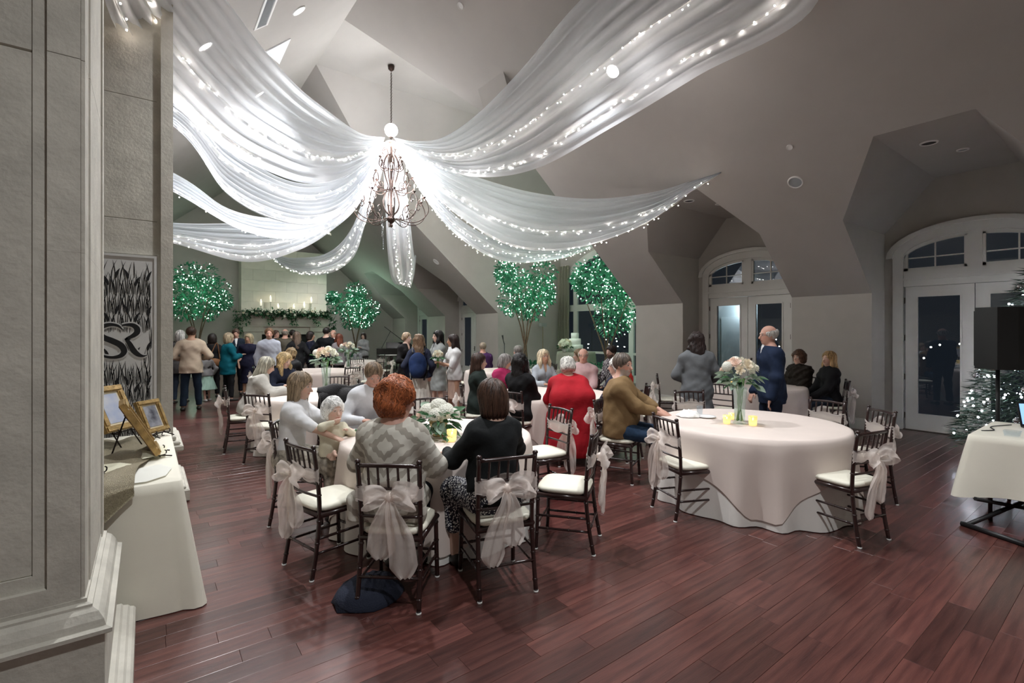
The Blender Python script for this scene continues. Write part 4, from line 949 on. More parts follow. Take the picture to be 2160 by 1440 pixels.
n = 160; rows = [[((X0+X1)/2, (YA+YB)/2, ZD)]*n, [(x, y, ZD) for x, y in perim(n, -.012)]]
for i in range(13):
    f = i/12; e = .002+.05*f; r = []
    for k, (x, y) in enumerate(perim(n, e)):
        wv = math.sin(k*.42)+.6*math.sin(k*.17+1); corner = math.exp(-((x-X1)**2+(y-YA)**2)/.03); am = .028*f
        cx, cy = x-(X0+X1)/2, y-(YA+YB)/2; l = math.hypot(cx, cy); g = am*wv+corner*.12*f; r.append((x+cx/l*g, y+cy/l*g, max(.005, ZD-.005-.765*f*(1+.0*corner))))
    rows.append(r)
o = MB().grid(rows, closed=True).build('tablecloth', IVL); tag(o, 'ivory floor-length cloth draped over the picture display table', 'tablecloth')
# crumpled sequin runner
SEQ = mat('gold_sequins', (.50, .44, .30), .32, .35, var=.5, scale=160, bump=1., bscale=260)
rows = []; rnd = random.Random(21)
for i in range(30):
    f = i/29; y = 5.3-f*1.75; r = []
    for j in range(24):
        q = j/23; x = -.72+q*(.71+.05*math.sin(f*5)); h = ZD+.012+.05*abs(math.sin(6*q+7*f))*(.4+f)+.015*math.sin(23*q+11*f)
        yy = y
        if y < YA+.02: h = ZD+.02-(YA+.02-y)*2.4*(1.08-q)-.02*math.sin(9*q)*(1-q); yy = YA-.06-.02*math.sin(9*q+2)-.04*(YA-y)
        if y < YA+.02 and h < .42: h = .42+.02*math.sin(7*q)
        r.append((x, yy, h))
    rows.append(r)
# stretch the hanging edge down
for k in range(4): rows.append([(p[0], p[1]-.003*k, p[2]-.05*(.05-p[0])) for p in rows[-1]])
tag(MB().grid(rows).build('sequin_runner', SEQ), 'crumpled gold sequin runner spilling over the front of the display table', 'table runner')
PAP = mat('cream_tissue', (.82, .80, .62), .7, transl=.2); PAP2 = mat('white_tissue', (.86, .86, .80), .7, transl=.2)
for pts, m_, lb in (([(-.18, 3.78), (.0, 3.76), (.1, 3.85), (.14, 4.05), (.08, 4.2), (-.05, 4.15), (-.16, 4.0)], PAP2, 'flat ivory paper heart lying at the front of the display table'), ([(-.3, 4.1), (-.12, 4.02), (-.08, 4.2), (-.2, 4.3), (-.32, 4.25)], PAP, 'pale yellow tissue sheet beside the ivory paper'), ([(-.02, 4.35), (.12, 4.45), (.13, 4.75), (.0, 4.8), (-.1, 4.6)], PAP, 'rumpled cream tissue under the gold frames')):
    c = Vector((sum(p[0] for p in pts)/len(pts), sum(p[1] for p in pts)/len(pts), 0)); P_ = [(p[0], p[1], ZD+.012+.03*random.random()*(m_ is PAP)) for p in pts]
    rows = [[(c.x, c.y, ZD+.03)]*len(P_), [((c.x+p[0])/2, (c.y+p[1])/2, ZD+.035+.03*random.random()*(m_ is PAP)) for p in P_], P_]; tag(MB().grid(rows, closed=True).build('tissue_paper', m_), lb, 'paper')
FGO = mat('gilt_frame', (.55, .36, .14), .4, .55, var=.45, scale=25, bump=.4, bscale=120); MATB = mat('frame_mat', (.75, .68, .5), .7); BACK = mat('frame_back', (.16, .09, .05), .8)
def photo_mat(name, a, b):
    m = mat(name, a, .2, var=.9, scale=9, col2=b); return m
EAS = mat('easel_iron', (.03, .022, .02), .5, .7)
def frame(loc, rz, tilt, W_, H_, label, pm, ea, bw=.05, lift=.06):
    t = thing('picture_frame', loc, rz, label, 'picture frame'); M = Matrix.Rotation(-tilt, 3, 'X'); base = Vector((0, 0, lift))
    def B(mb, x0, x1, y0, y1, z0, z1): 
        mb.box(M @ Vector(((x0+x1)/2, (y0+y1)/2, (z0+z1)/2))+base, (x1-x0, y1-y0, z1-z0), M=M)
    for x0, x1, z0, z1 in ((-W_/2, W_/2, 0, bw), (-W_/2, W_/2, H_-bw, H_), (-W_/2, -W_/2+bw, bw, H_-bw), (W_/2-bw, W_/2, bw, H_-bw)):
        mb = MB(); B(mb, x0, x1, -.02, .012, z0, z1)
        sx0, sx1, sz0, sz1 = x0+.008, x1-.008, z0+.008, z1-.008; B(mb, sx0, sx1, -.03, -.02, sz0, sz1); mb.build('moulding', FGO, t)
    mb = MB(); B(mb, -W_/2+bw*.8, W_/2-bw*.8, -.008, -.004, bw*.8, H_-bw*.8); mb.build('mount', MATB, t)
    mb = MB(); B(mb, -W_/2+bw*1.35, W_/2-bw*1.35, -.011, -.008, bw*1.35, H_-bw*1.35); mb.build('photograph', pm, t)
    mb = MB(); B(mb, -W_/2+.01, W_/2-.01, .012, .018, .01, H_-.01); mb.build('backing', BACK, t)
    e = thing('easel', loc, rz, 'small wrought iron easel carrying the '+ea, 'easel'); mb = MB()
    for s in (-1, 1):
        f0 = M @ Vector((s*W_*.3, -.0, -.0))+base; mb.tube([(s*W_*.32, -.09, .004), f0+Vector((0, -.005, -.01)), M @ Vector((s*W_*.12, .025, H_*.8))+base], .005, 6)
        mb.tube(catmull([f0+Vector((0, .01, -.01)), f0+Vector((0, -.045, -.012)), f0+Vector((0, -.055, .012)), f0+Vector((0, -.045, .022))], 4), .004, 5)
        mb.tube(catmull([f0+Vector((s*.0, -.01, -.02)), f0+Vector((-s*.03, -.02, .0)), f0+Vector((-s*.05, -.02, -.03)), f0+Vector((-s*.02, -.02, -.04))], 4), .0035, 5)
    mb.tube([M @ Vector((0, .03, H_*.75))+base, (0, H_*.62, .004)], .005, 6); mb.tube([M @ Vector((-W_*.32, .0, -.012))+base, M @ Vector((W_*.32, .0, -.012))+base], .0045, 6); mb.build('wire', EAS, e)
pmA = photo_mat('photo_bride_blue', (.35, .42, .62), (.6, .62, .66)); pmB = photo_mat('photo_bride_dark', (.05, .05, .07), (.5, .52, .58)); pmC = photo_mat('photo_bride_grey', (.4, .4, .48), (.65, .62, .62))
frame((-.16, 5.02, ZD+.005), math.radians(52), .42, .30, .38, 'wide gold frame showing a bride in pale blue light, closest to the column', pmA, 'frame with the pale blue bride', .05, .14)
frame((-.27, 4.12, ZD+.02), math.radians(98), .5, .32, .42, 'gold frame seen edge-on beside the column over the sequins', pmC, 'edge-on frame beside the column', .05, .04)
frame((.06, 4.56, ZD+.005), math.radians(92), .5, .34, .44, 'gold frame seen nearly edge-on in front of the cattail panel', pmC, 'frame before the cattail panel', .05, .03)
frame((.08, 5.36, ZD+.005), math.radians(48), .4, .24, .30, 'small dark antique frame beside the pier edge', pmB, 'small dark antique frame', .04, .04)
# ================================================================ RIGHT SIDE: LINEN TABLE, LAPTOP, SPEAKER, CHRISTMAS TREE
t = thing('folding_table', (6.55, .15, 0), 0, 'rectangular table under an ivory cloth beside the loudspeaker', 'table')
MB().bx(-.55, .55, -.88, .9, .735, .76).build('table_top', TWD, t)
for a in (-.45, .45):
    for b in (-.75, .78): MB().tube([(a, b, 0), (a, b, .74)], .016, 8).build('leg', MAHO, t)
sX0, sX1, sYA, sYB = X0, X1, YA, YB
X0, X1, YA, YB = -.56, .56, -.89, .91; n = 150
rows = [[(0, 0, .768)]*n, [(x, y, .768) for x, y in perim(n, -.012)]]
for i in range(11):
    f = i/10; r = []
    for k, (x, y) in enumerate(perim(n, .002+.05*f)):
        wv = math.sin(k*.5)+.5*math.sin(k*.23); cor = math.exp(-((abs(x)-.56)**2+(abs(y)-.9)**2)/.02); l = math.hypot(x, y); g = .02*f*wv+.1*cor*f; drop = .5+.07*cor
        r.append((x+x/l*g, y+y/l*g, .763-drop*f))
    rows.append(r)
o = MB().grid(rows, closed=True).build('tablecloth', IVL); o.location = (6.55, .15, 0); tag(o, 'short ivory cloth over the rectangular table by the loudspeaker', 'tablecloth')
X0, X1, YA, YB = sX0, sX1, sYA, sYB
BLK = mat('black_plastic', (.012, .012, .013), .45); SCR = mat('laptop_screen', (.1, .2, .45), .3, emit=.6, ecol=(.25, .45, .9))
lp = thing('laptop', (6.85, .62, .77), -.9, 'open laptop with a blue screen on the ivory table', 'laptop')
MB().chamfer(-.17, .17, -.12, .12, 0, .018, .004).build('keyboard_base', BLK, lp); M = Matrix.Rotation(-.25, 3, 'X'); mb = MB(); mb.box(M @ Vector((0, .0, .115))+Vector((0, .12, .015)), (.34, .01, .23), M=M); so = mb.build('screen_lid', BLK, lp)
mb = MB(); mb.box(M @ Vector((0, -.006, .115))+Vector((0, .12, .015)), (.31, .002, .2), M=M); mb.build('display', SCR, so)
for k, (x, y) in enumerate(((6.18, .80), (6.30, .55), (6.42, .42))):
    g_ = thing('glass_bowl', (x, y, .77), 0, ('square clear glass dish at the table corner', 'clear glass dish beside the corner dish', 'clear glass dish in front of the laptop')[k], 'dish'); rows = []
    for z, s in ((0, .045), (.05, .055), (.05, .05), (.006, .042)): rows.append([(s, s, z), (-s, s, z), (-s, -s, z), (s, -s, z)])
    MB().grid(rows, closed=True, smooth=False).build('dish', TMB, g_)
MB_ = MB().tube(catmull([(6.9, .9, .775), (6.6, 1.0, .776), (6.4, .95, .775), (6.3, 1.02, .77)], 6), .005, 5); tag(MB_.build('power_cord', BLK), 'thin black cord running across the ivory table', 'cord')
sp = thing('loudspeaker', (7.75, 1.12, 1.28), math.radians(62), 'black loudspeaker raised on a pole in front of the glass doors', 'loudspeaker')
mb = MB(); pr = [(-.2, -.17), (.2, -.17), (.2, .0), (.12, .17), (-.12, .17), (-.2, .0)]
for z0, z1, e in ((0, .03, .97), (.03, .66, 1.0), (.66, .70, .96)): mb.prism([(x*e, y*e, z0) for x, y in pr], (0, 0, z1-z0))
mb.build('cabinet', BLK, sp); MB().bx(-.175, .175, -.182, -.17, .05, .65).build('grille', mat('speaker_grille', (.035, .035, .038), .7, bump=.8, bscale=700), sp)
mb = MB(); mb.lathe([(0, 0), (.14, 0), (.15, .01), (.14, .012), (0, .0)], n=24); mb.v = [(a, -.184-c*.5, .22+b) for a, b, c in mb.v]; mb.build('woofer_rim', mat('dull_grey', (.08, .08, .085), .6), sp)
MB().ball((.1, -.186, .07), .008, 6, 4).build('power_led', mat('led_blue', (.2, .2, 1), .4, emit=14, ecol=(.25, .2, 1)), sp)
ss = thing('speaker_stand', (7.75, 1.12, 0), .4, 'black tripod speaker stand behind the ivory table', 'stand'); MB().tube([(0, 0, .12), (0, 0, 1.28)], .02, 8).build('pole', BLK, ss)
for k in range(3):
    a = 2*PI*k/3; mb = MB(); mb.tube([(.02*math.cos(a), .02*math.sin(a), .55), (.45*math.cos(a), .45*math.sin(a), .015)], .013, 6); mb.tube([(.02*math.cos(a), .02*math.sin(a), .18), (.25*math.cos(a), .25*math.sin(a), .27)], .009, 6); mb.build('leg', BLK, ss)
p0 = gp(2042, 1122, .02)
xs = thing('x_stand', (p0.x+.62, p0.y-.36, 0), 0, 'low black folding x-frame stand on the floor by the ivory table', 'stand')
FW2 = Vector((.55, -.24, 0)).normalized(); SD = Vector((.24, .55, 0)).normalized()
for s in (-1, 1):
    mb = MB()
    for q in (-1, 1): mb.tube([FW2*(.55*q)+SD*s*.2+Vector((0, 0, .02)), FW2*(-.45*q)+SD*s*.2+Vector((0, 0, .24))], .018, 6)
    mb.build('crossed_legs', BLK, xs)
for q in (-1, 1): MB().tube([FW2*(.55*q)-SD*.24+Vector((0, 0, .02)), FW2*(.55*q)+SD*.24+Vector((0, 0, .02))], .022, 6).build('foot_bar', BLK, xs)
MB().tube([FW2*-.1+SD*-.2+Vector((0, 0, .13)), FW2*.5+SD*-.22+Vector((0, 0, .2))], .022, 6).build('wooden_bar', mat('pale_wood', (.55, .42, .3), .6), xs)
NEED = mat('spruce_needle', (.02, .05, .03), .6, island=.4); XBU = mat('xmas_bulb', (.9, .92, 1), .4, emit=25, ecol=(.85, .88, 1))
xt = thing('christmas_tree', (9.35, 1.0, 0), 0, 'dark decorated christmas tree with cold white lights behind the loudspeaker', 'tree'); MB().tube([(0, 0, 0), (0, 0, 2.5)], [.06, .01], 8).build('trunk', BARK, xt)
rnd = random.Random(31); mb = MB(); bl = MB(); od = MB()
for k in range(5200):
    z = .15+2.4*(1-rnd.random()**.6); R_ = .85*(1-(z-.1)/2.6)+.04; a = rnd.uniform(0, 6.3); r = R_*rnd.random()**.5; p = Vector((r*math.cos(a), r*math.sin(a), z)); d = Vector((math.cos(a), math.sin(a), rnd.uniform(-.5, .3))).normalized(); L = rnd.uniform(.08, .17); s_ = d.cross(Vector((rnd.uniform(-1, 1), 0, 1))).normalized()*.014
    mb.add([p-s_, p+s_, p+d*L], [(0, 1, 2)])
    if k < 150: q = Vector((R_*math.cos(a), R_*math.sin(a), z)); bl.ball(q, .014, 5, 3)
    elif k < 190: q = Vector((R_*1.03*math.cos(a), R_*1.03*math.sin(a), z)); od.ball(q, .04, 8, 6)
tag(mb.build('needles', NEED, xt), kind='stuff'); tag(bl.build('light_bulbs', XBU, xt), kind='stuff'); tag(od.build('baubles', mat('silver_bauble', (.6, .6, .62), .15, .9), xt), kind='stuff')
# ================================================================ FAR THINGS: PIANO, STOOL, MICROPHONE, LAMP, CAKE
PIA = mat('piano_black', (.006, .006, .007), .12, coat=.8)
pn = thing('grand_piano', (8.75, 20.3, 0), math.radians(-24), 'black grand piano with raised lid in the far corner', 'piano')
out = [(-.73, -.8), (.73, -.8), (.73, -.1), (.70, .35), (.5, .75), (.2, 1.0), (-.15, 1.1), (-.5, 1.0), (-.7, .75), (-.73, .3)]
MB().prism([(x, y, .66) for x, y in out], (0, 0, .34)).build('case', PIA, pn)
M = Matrix.Rotation(math.radians(38), 3, 'Y'); mb = MB(); mb.prism([M @ Vector((x-.73, y, 0))+Vector((.73, 0, 1.02)) for x, y in out], M @ Vector((0, 0, .025))); mb.build('lid', PIA, pn)
MB().tube([(-.55, .1, 1.0), M @ Vector((-1.15, .1, 0))+Vector((.73, 0, 1.02))], .012, 6).build('lid_prop', PIA, pn)
for x, y in ((-.6, -.6), (.6, -.6), (-.15, .85)): MB().lathe([(.05, 0), (.04, .06), (.07, .3), (.08, .66)], (x, y, 0), 8).build('leg', PIA, pn)
mb = MB(); mb.bx(-.62, .62, -.95, -.8, .70, .73); mb.bx(-.6, .6, -.94, -.81, .73, .745); mb.build('keyboard', mat('ivory_keys', (.8, .8, .76), .3), pn); MB().box((0, -.45, 1.13), (.7, .02, .26), M=Matrix.Rotation(-.3, 3, 'X')).build('music_desk', PIA, pn)
mb = MB(); mb.tube([(-.1, -.5, .66), (-.1, -.6, .1)], .03, 6); mb.tube([(.1, -.5, .66), (.1, -.6, .1)], .03, 6); mb.bx(-.2, .2, -.66, -.5, .05, .12); mb.build('pedal_lyre', PIA, pn)
st = thing('bar_stool', (6.75, 18.6, 0), 0, 'tall black stool under the woman in the grey sweater', 'stool'); MB().lathe([(0, .70), (.18, .70), (.19, .74), (.17, .77), (0, .78)], n=18).build('seat', BLK, st)
for k in range(4):
    a = PI/4+PI/2*k; MB().tube([(.21*math.cos(a), .21*math.sin(a), 0), (.14*math.cos(a), .14*math.sin(a), .7)], .014, 6).build('leg', BLK, st)
p = gp(1062, 812); mc = thing('microphone_stand', (p.x+3.4, p.y+4.6, 0), 0, 'thin black microphone stand near the white planter in the alcove', 'microphone stand')
mc.location = px(1064, 760, 15.0); mc.location.z = 0
MB().lathe([(.13, 0), (.13, .015), (.02, .03)], n=16).build('base', BLK, mc); MB().tube([(0, 0, .02), (0, 0, 1.35)], .014, 6).build('pole', BLK, mc); MB().tube([(0, 0, 1.32), (-.06, -.02, 1.45)], .014, 6).build('clip', BLK, mc); MB().tube([(-.06, -.02, 1.45), (-.10, -.035, 1.6)], [.014, .028], 8).build('microphone', BLK, mc)
fl = thing('floor_lamp', (0, 0, 0), 0, 'slim stand with a small box head beside the curtain', 'stand light'); q = px(1145, 700, 18.0); fl.location = (q.x, q.y, 0)
MB().lathe([(.15, 0), (.15, .02), (.02, .03)], n=16).build('base', mat('brass_dull', (.3, .24, .12), .5, .6), fl); MB().tube([(0, 0, .02), (0, 0, 1.95)], .012, 6).build('pole', mat('brass_dull'), fl); MB().bx(-.12, .12, -.08, .08, 1.9, 2.03).build('head', mat('lamp_head_grey', (.35, .38, .36), .5), fl)
ck = px(1215, 741, 15.6); SAGE = mat('sage_linen', (.34, .35, .28), .8, var=.1, scale=5)
t = thing('cake_table', (ck.x, ck.y, 0), 0, 'high round table under a sage cloth carrying the wedding cake', 'table'); MB().lathe([(0, 1.04), (.6, 1.04), (.6, 1.065), (0, 1.065)], n=30).build('table_top', TWD, t); MB().lathe([(.25, 0), (.25, .03), (.04, .05), (.04, 1.04)], n=14).build('pedestal', MAHO, t)
o = cloth(.605, lambda a: 1.06, 13, .03, 1.07, 77).build('tablecloth', SAGE); o.location = (ck.x, ck.y, 0); tag(o, 'sage grey cloth falling from the cake table', 'tablecloth')
CAKE = mat('white_icing', (.84, .84, .80), .5); t = thing('wedding_cake', (ck.x-.0, ck.y+.05, 1.072), 0, 'three-tiered round white wedding cake on the sage table', 'cake')
for r, z0, z1 in ((.26, 0, .22), (.19, .22, .42), (.125, .42, .60)): MB().lathe([(0, z0), (r, z0), (r, z1-.015), (r-.015, z1), (0, z1)], n=28).build('tier', CAKE, t)
q = px(1192, 741, 15.2); t = thing('cake_flowers', (q.x, q.y, 1.072), 0, 'round mound of white roses in front of the wedding cake', 'flower arrangement'); MB().lathe([(.08, 0), (.1, .1), (.09, .1), (0, .02)], n=14).build('bowl', POTW, t); rnd = random.Random(8)
for k in range(18):
    zz = 1-1.1*(k+.5)/18; a = k*2.4; s = math.sqrt(1-zz*zz); d = Vector((s*math.cos(a), s*math.sin(a), zz)); bloom(t, RM[(0, 0, 2)[k % 3]], Vector((0, 0, .2))+d*.2, .08, d)
for k in range(26): a = rnd.uniform(0, 6.3); d = Vector((math.cos(a), math.sin(a), rnd.uniform(-.6, .3))); leaf(t, LM[0], Vector((d.x*.12, d.y*.12, .17)), d, .16)
# dark things on and under chairs
COAT = mat('black_coat_wool', (.010, .010, .011), .9, bump=.8, bscale=90, sheen=.2); NAVY = mat('navy_wool', (.015, .02, .04), .9, bump=.5, bscale=120)
rows = []; rnd = random.Random(17)
for i in range(20):
    f = i/19; a = -PI*.5+f*PI*1.7; r = []
    for j in range(16):
        q = j/15; x = (q-.5)*.50*(1+.15*math.sin(f*4)); y = -.225-.075*math.cos(a)*(1+.3*math.sin(7*q)); z = .93+.10*math.sin(a)+.02*math.sin(9*q+f*8)
        if f > .6: z = .93-(f-.6)*1.5+.02*math.sin(11*q); y = -.30-.03*math.sin(9*q+2)
        if f < .15: z = .78-.3*(.15-f)/.15; y = -.14
        r.append((x, y, z))
    rows.append(r)
L_ = math.hypot(.1, .99); o = MB().grid(rows).build('black_coat', COAT); o.location = (1.98+.2*.1, 6.3+.2*.99, 0); o.rotation_euler = (0, 0, face(.1, .99)); tag(o, 'black furry coat thrown over a chair back beside the white shirt man', 'coat')
sm = o.modifiers.new('thick', 'SOLIDIFY'); sm.thickness = .05
p = gp(775, 1268); rows = []
for i in range(9): rows.append([((.17*math.sin(PI/2*i/8)*(1+.25*rnd.random()))*math.cos(2*PI*j/18)*1.2, (.17*math.sin(PI/2*i/8)*(1+.25*rnd.random()))*math.sin(2*PI*j/18), max(.004, .11*math.cos(PI/2*i/8)*(1+.3*rnd.random()))) for j in range(18)])
o = MB().grid(rows, closed=True).build('navy_scarf', NAVY); o.location = (p.x+.03, p.y+.05, 0); tag(o, 'dark navy garment fallen in a heap under the chair of the red-haired woman', 'garment')

# ================================================================ OUTSIDE THE GLASS
EXT = mat('porch_siding', (.55, .60, .62), .8); pb = thing('porch_building', (13.8, 7.2, 0), 0, 'pale lit porch wall with a door outside the french doors', 'building')
MB().bx(0, .2, -.35, .82, 0, 3.1).build('wall', EXT, pb); MB().bx(-.05, .0, .05, .7, 0, 2.15).build('door', mat('porch_door', (.75, .8, .82), .5), pb); MB().bx(-.03, .0, -.3, -.05, .9, 2.1).build('window', mat('porch_pane', (.05, .07, .08), .2), pb); MB().lathe([(.05, 0), (.08, .12), (.02, .16)], (-.1, .0, 2.2), 10).build('wall_lamp', mat('porch_lamp', (.9, .95, 1), .4, emit=8), pb)
point_light('porch_lamp_light', (13.4, 7.25, 2.5), 9, (.75, .92, 1), .1)
CITY = mat('distant_lamp', (1, .95, .85), .5, emit=18); rnd = random.Random(44); mb = MB()
for k in range(90): mb.ball((rnd.uniform(28, 44), rnd.uniform(-4, 44), rnd.uniform(-.3, 1.2)), rnd.uniform(.02, .06), 6, 4)
tag(mb.build('distant_lights', CITY), 'scatter of distant town lights in the night beyond the windows', 'lights', kind='stuff')
# ================================================================ PEOPLE (distance fields turned into one skin per body)
class Field:
    def __init__(s, lo, hi, h, k=.03):
        s.lo = np.array(lo, np.float32); s.h = h; s.n = np.ceil((np.array(hi)-s.lo)/h).astype(int)+1; s.k = k
        s.D = np.full(s.n, .3, np.float32)
        s.ax = [s.lo[i]+h*np.arange(s.n[i], dtype=np.float32) for i in range(3)]
    def _sub(s, lo, hi):
        m = s.k+.03; a = np.clip(((np.array(lo)-m-s.lo)/s.h).astype(int), 0, s.n-1); b = np.clip(((np.array(hi)+m-s.lo)/s.h).astype(int)+2, 1, s.n)
        sl = tuple(slice(int(x), int(max(x+1, y))) for x, y in zip(a, b)); g = np.meshgrid(*[s.ax[i][sl[i]] for i in range(3)], indexing='ij', sparse=True); return sl, g
    def _mix(s, sl, d, k, op):
        D = s.D[sl]
        if op == 'u':
            h = np.clip(.5+.5*(D-d)/k, 0, 1); s.D[sl] = D*(1-h)+d*h-k*h*(1-h)
        else:
            h = np.clip(.5-.5*(D+d)/k, 0, 1); s.D[sl] = D*(1-h)-d*h+k*h*(1-h)
    def cap(s, a, b, ra, rb, k=None, op='u', fl=None, F=None):
        # tapered capsule; F (3x3 rows side/front/up) with fl squashes the section along front
        a = np.array(a, np.float32); b = np.array(b, np.float32); r = max(ra, rb)
        sl, (X, Y, Z) = s._sub(np.minimum(a, b)-r, np.maximum(a, b)+r)
        if fl:
            F = np.array(F, np.float32); q = [(X-a[0])*F[i, 0]+(Y-a[1])*F[i, 1]+(Z-a[2])*F[i, 2] for i in range(3)]; ba = F @ (b-a)
            q[1] = q[1]/fl; ba[1] /= fl
        else: q = [X-a[0], Y-a[1], Z-a[2]]; ba = b-a
        L = float(ba @ ba)+1e-9; t = np.clip((q[0]*ba[0]+q[1]*ba[1]+q[2]*ba[2])/L, 0, 1)
        d = np.sqrt((q[0]-ba[0]*t)**2+(q[1]-ba[1]*t)**2+(q[2]-ba[2]*t)**2)-(ra+(rb-ra)*t)
        if fl: d = d*min(1, fl)**.5
        s._mix(sl, d.astype(np.float32), k or s.k, op)
    def ell(s, c, r, F=None, k=None, op='u'):
        c = np.array(c, np.float32); m = max(r); sl, (X, Y, Z) = s._sub(c-m, c+m)
        if F is None: q = (X-c[0], Y-c[1], Z-c[2])
        else: F = np.array(F, np.float32); q = [(X-c[0])*F[i, 0]+(Y-c[1])*F[i, 1]+(Z-c[2])*F[i, 2] for i in range(3)]
        k0 = np.sqrt((q[0]/r[0])**2+(q[1]/r[1])**2+(q[2]/r[2])**2); k1 = np.sqrt((q[0]/r[0]**2)**2+(q[1]/r[1]**2)**2+(q[2]/r[2]**2)**2)+1e-6
        s._mix(sl, (k0*(k0-1)/k1).astype(np.float32), k or s.k, op)
    def plane(s, p, n):                                   # keep the side the normal points away from
        n = np.array(n, np.float32); n /= np.linalg.norm(n); X, Y, Z = np.meshgrid(*s.ax, indexing='ij', sparse=True)
        s.D = np.maximum(s.D, (X-p[0])*n[0]+(Y-p[1])*n[1]+(Z-p[2])*n[2])
    def noise(s, amp, f, seed=0):
        X, Y, Z = np.meshgrid(*s.ax, indexing='ij', sparse=True); r = random.Random(seed); a, b, c = [r.uniform(0, 6) for _ in range(3)]
        X2 = X+.035*np.sin(9*Z+a)+.02*np.sin(17*Y+b); Z2 = Z+.05*np.sin(7*X+c)+.03*np.sin(13*Y+a); Y2 = Y+.03*np.sin(11*Z+b)
        s.D = s.D+(amp*(np.sin(f*(.45*X2+.8*Z2)+a)*np.sin(f*.55*(Y2-.5*X2)+b)+.55*np.sin(f*1.7*(.8*Z2-.5*X2)+c)*np.sin(.8*f*(X2+Y2)+a))).astype(np.float32)
    def strands(s, c, amp, f):
        X, Y, Z = np.meshgrid(*s.ax, indexing='ij', sparse=True); th = np.arctan2(X-c[0], Y-c[1]+1e-6); s.D = s.D+amp*(np.sin(f*th+9*Z)+.6*np.sin(f*1.9*th-14*Z))
    def sample(s, P):
        q = (P-s.lo)/s.h; i = np.clip(np.floor(q).astype(int), 0, s.n-2); f = np.clip(q-i, 0, 1); r = 0
        for dx in (0, 1):
            for dy in (0, 1):
                for dz in (0, 1): r = r+s.D[i[:, 0]+dx, i[:, 1]+dy, i[:, 2]+dz]*(f[:, 0] if dx else 1-f[:, 0])*(f[:, 1] if dy else 1-f[:, 1])*(f[:, 2] if dz else 1-f[:, 2])
        return r
    def grad(s, P):
        e = s.h*.8; g = np.stack([s.sample(P+np.eye(3)[k]*e)-s.sample(P-np.eye(3)[k]*e) for k in range(3)], 1); return g/(np.linalg.norm(g, axis=1)[:, None]+1e-9)
    def mesh(s):
        D = s.D; I = D < 0; nx, ny, nz = D.shape
        if not I.any(): return np.zeros((0, 3)), np.zeros((0, 4), int)
        c = np.zeros((nx-1, ny-1, nz-1), np.int8)
        for dx in (0, 1):
            for dy in (0, 1):
                for dz in (0, 1): c += I[dx:nx-1+dx, dy:ny-1+dy, dz:nz-1+dz]
        act = (c > 0) & (c < 8); idx = np.full(act.shape, -1, np.int64); A = np.argwhere(act); idx[act] = np.arange(len(A))
        acc = np.zeros((len(A), 3)); cnt = np.zeros(len(A)); C = [(x, y, z) for x in (0, 1) for y in (0, 1) for z in (0, 1)]
        for p in C:
            for q in C:
                if sum(abs(p[i]-q[i]) for i in range(3)) == 1 and p < q:
                    d0 = D[A[:, 0]+p[0], A[:, 1]+p[1], A[:, 2]+p[2]]; d1 = D[A[:, 0]+q[0], A[:, 1]+q[1], A[:, 2]+q[2]]; m = (d0 < 0) != (d1 < 0)
                    t = np.where(m, d0/(d0-d1+1e-12), 0)
                    for i in range(3): acc[:, i] += np.where(m, p[i]+(q[i]-p[i])*t, 0)
                    cnt += m
        V = s.lo+s.h*(A+acc/cnt[:, None]); Q = []
        for ax in range(3):
            o = [i for i in range(3) if i != ax]
            a0 = [slice(1, -1)]*3; a0[ax] = slice(0, -1); a1 = [slice(1, -1)]*3; a1[ax] = slice(1, None)
            s0, s1 = I[tuple(a0)], I[tuple(a1)]; E = np.argwhere(s0 != s1); 
            if not len(E): continue
            E2 = E.copy(); E2[:, o[0]] += 1; E2[:, o[1]] += 1
            fl = s0[E[:, 0], E[:, 1], E[:, 2]]
            def g(d0, d1): B = E2.copy(); B[:, o[0]] -= d0; B[:, o[1]] -= d1; return idx[B[:, 0], B[:, 1], B[:, 2]]
            q = np.stack([g(0, 0), g(1, 0), g(1, 1), g(0, 1)], 1)
            if ax == 1: fl = ~fl
            q[~fl] = q[~fl][:, ::-1]; Q.append(q)
        return V, np.concatenate(Q)
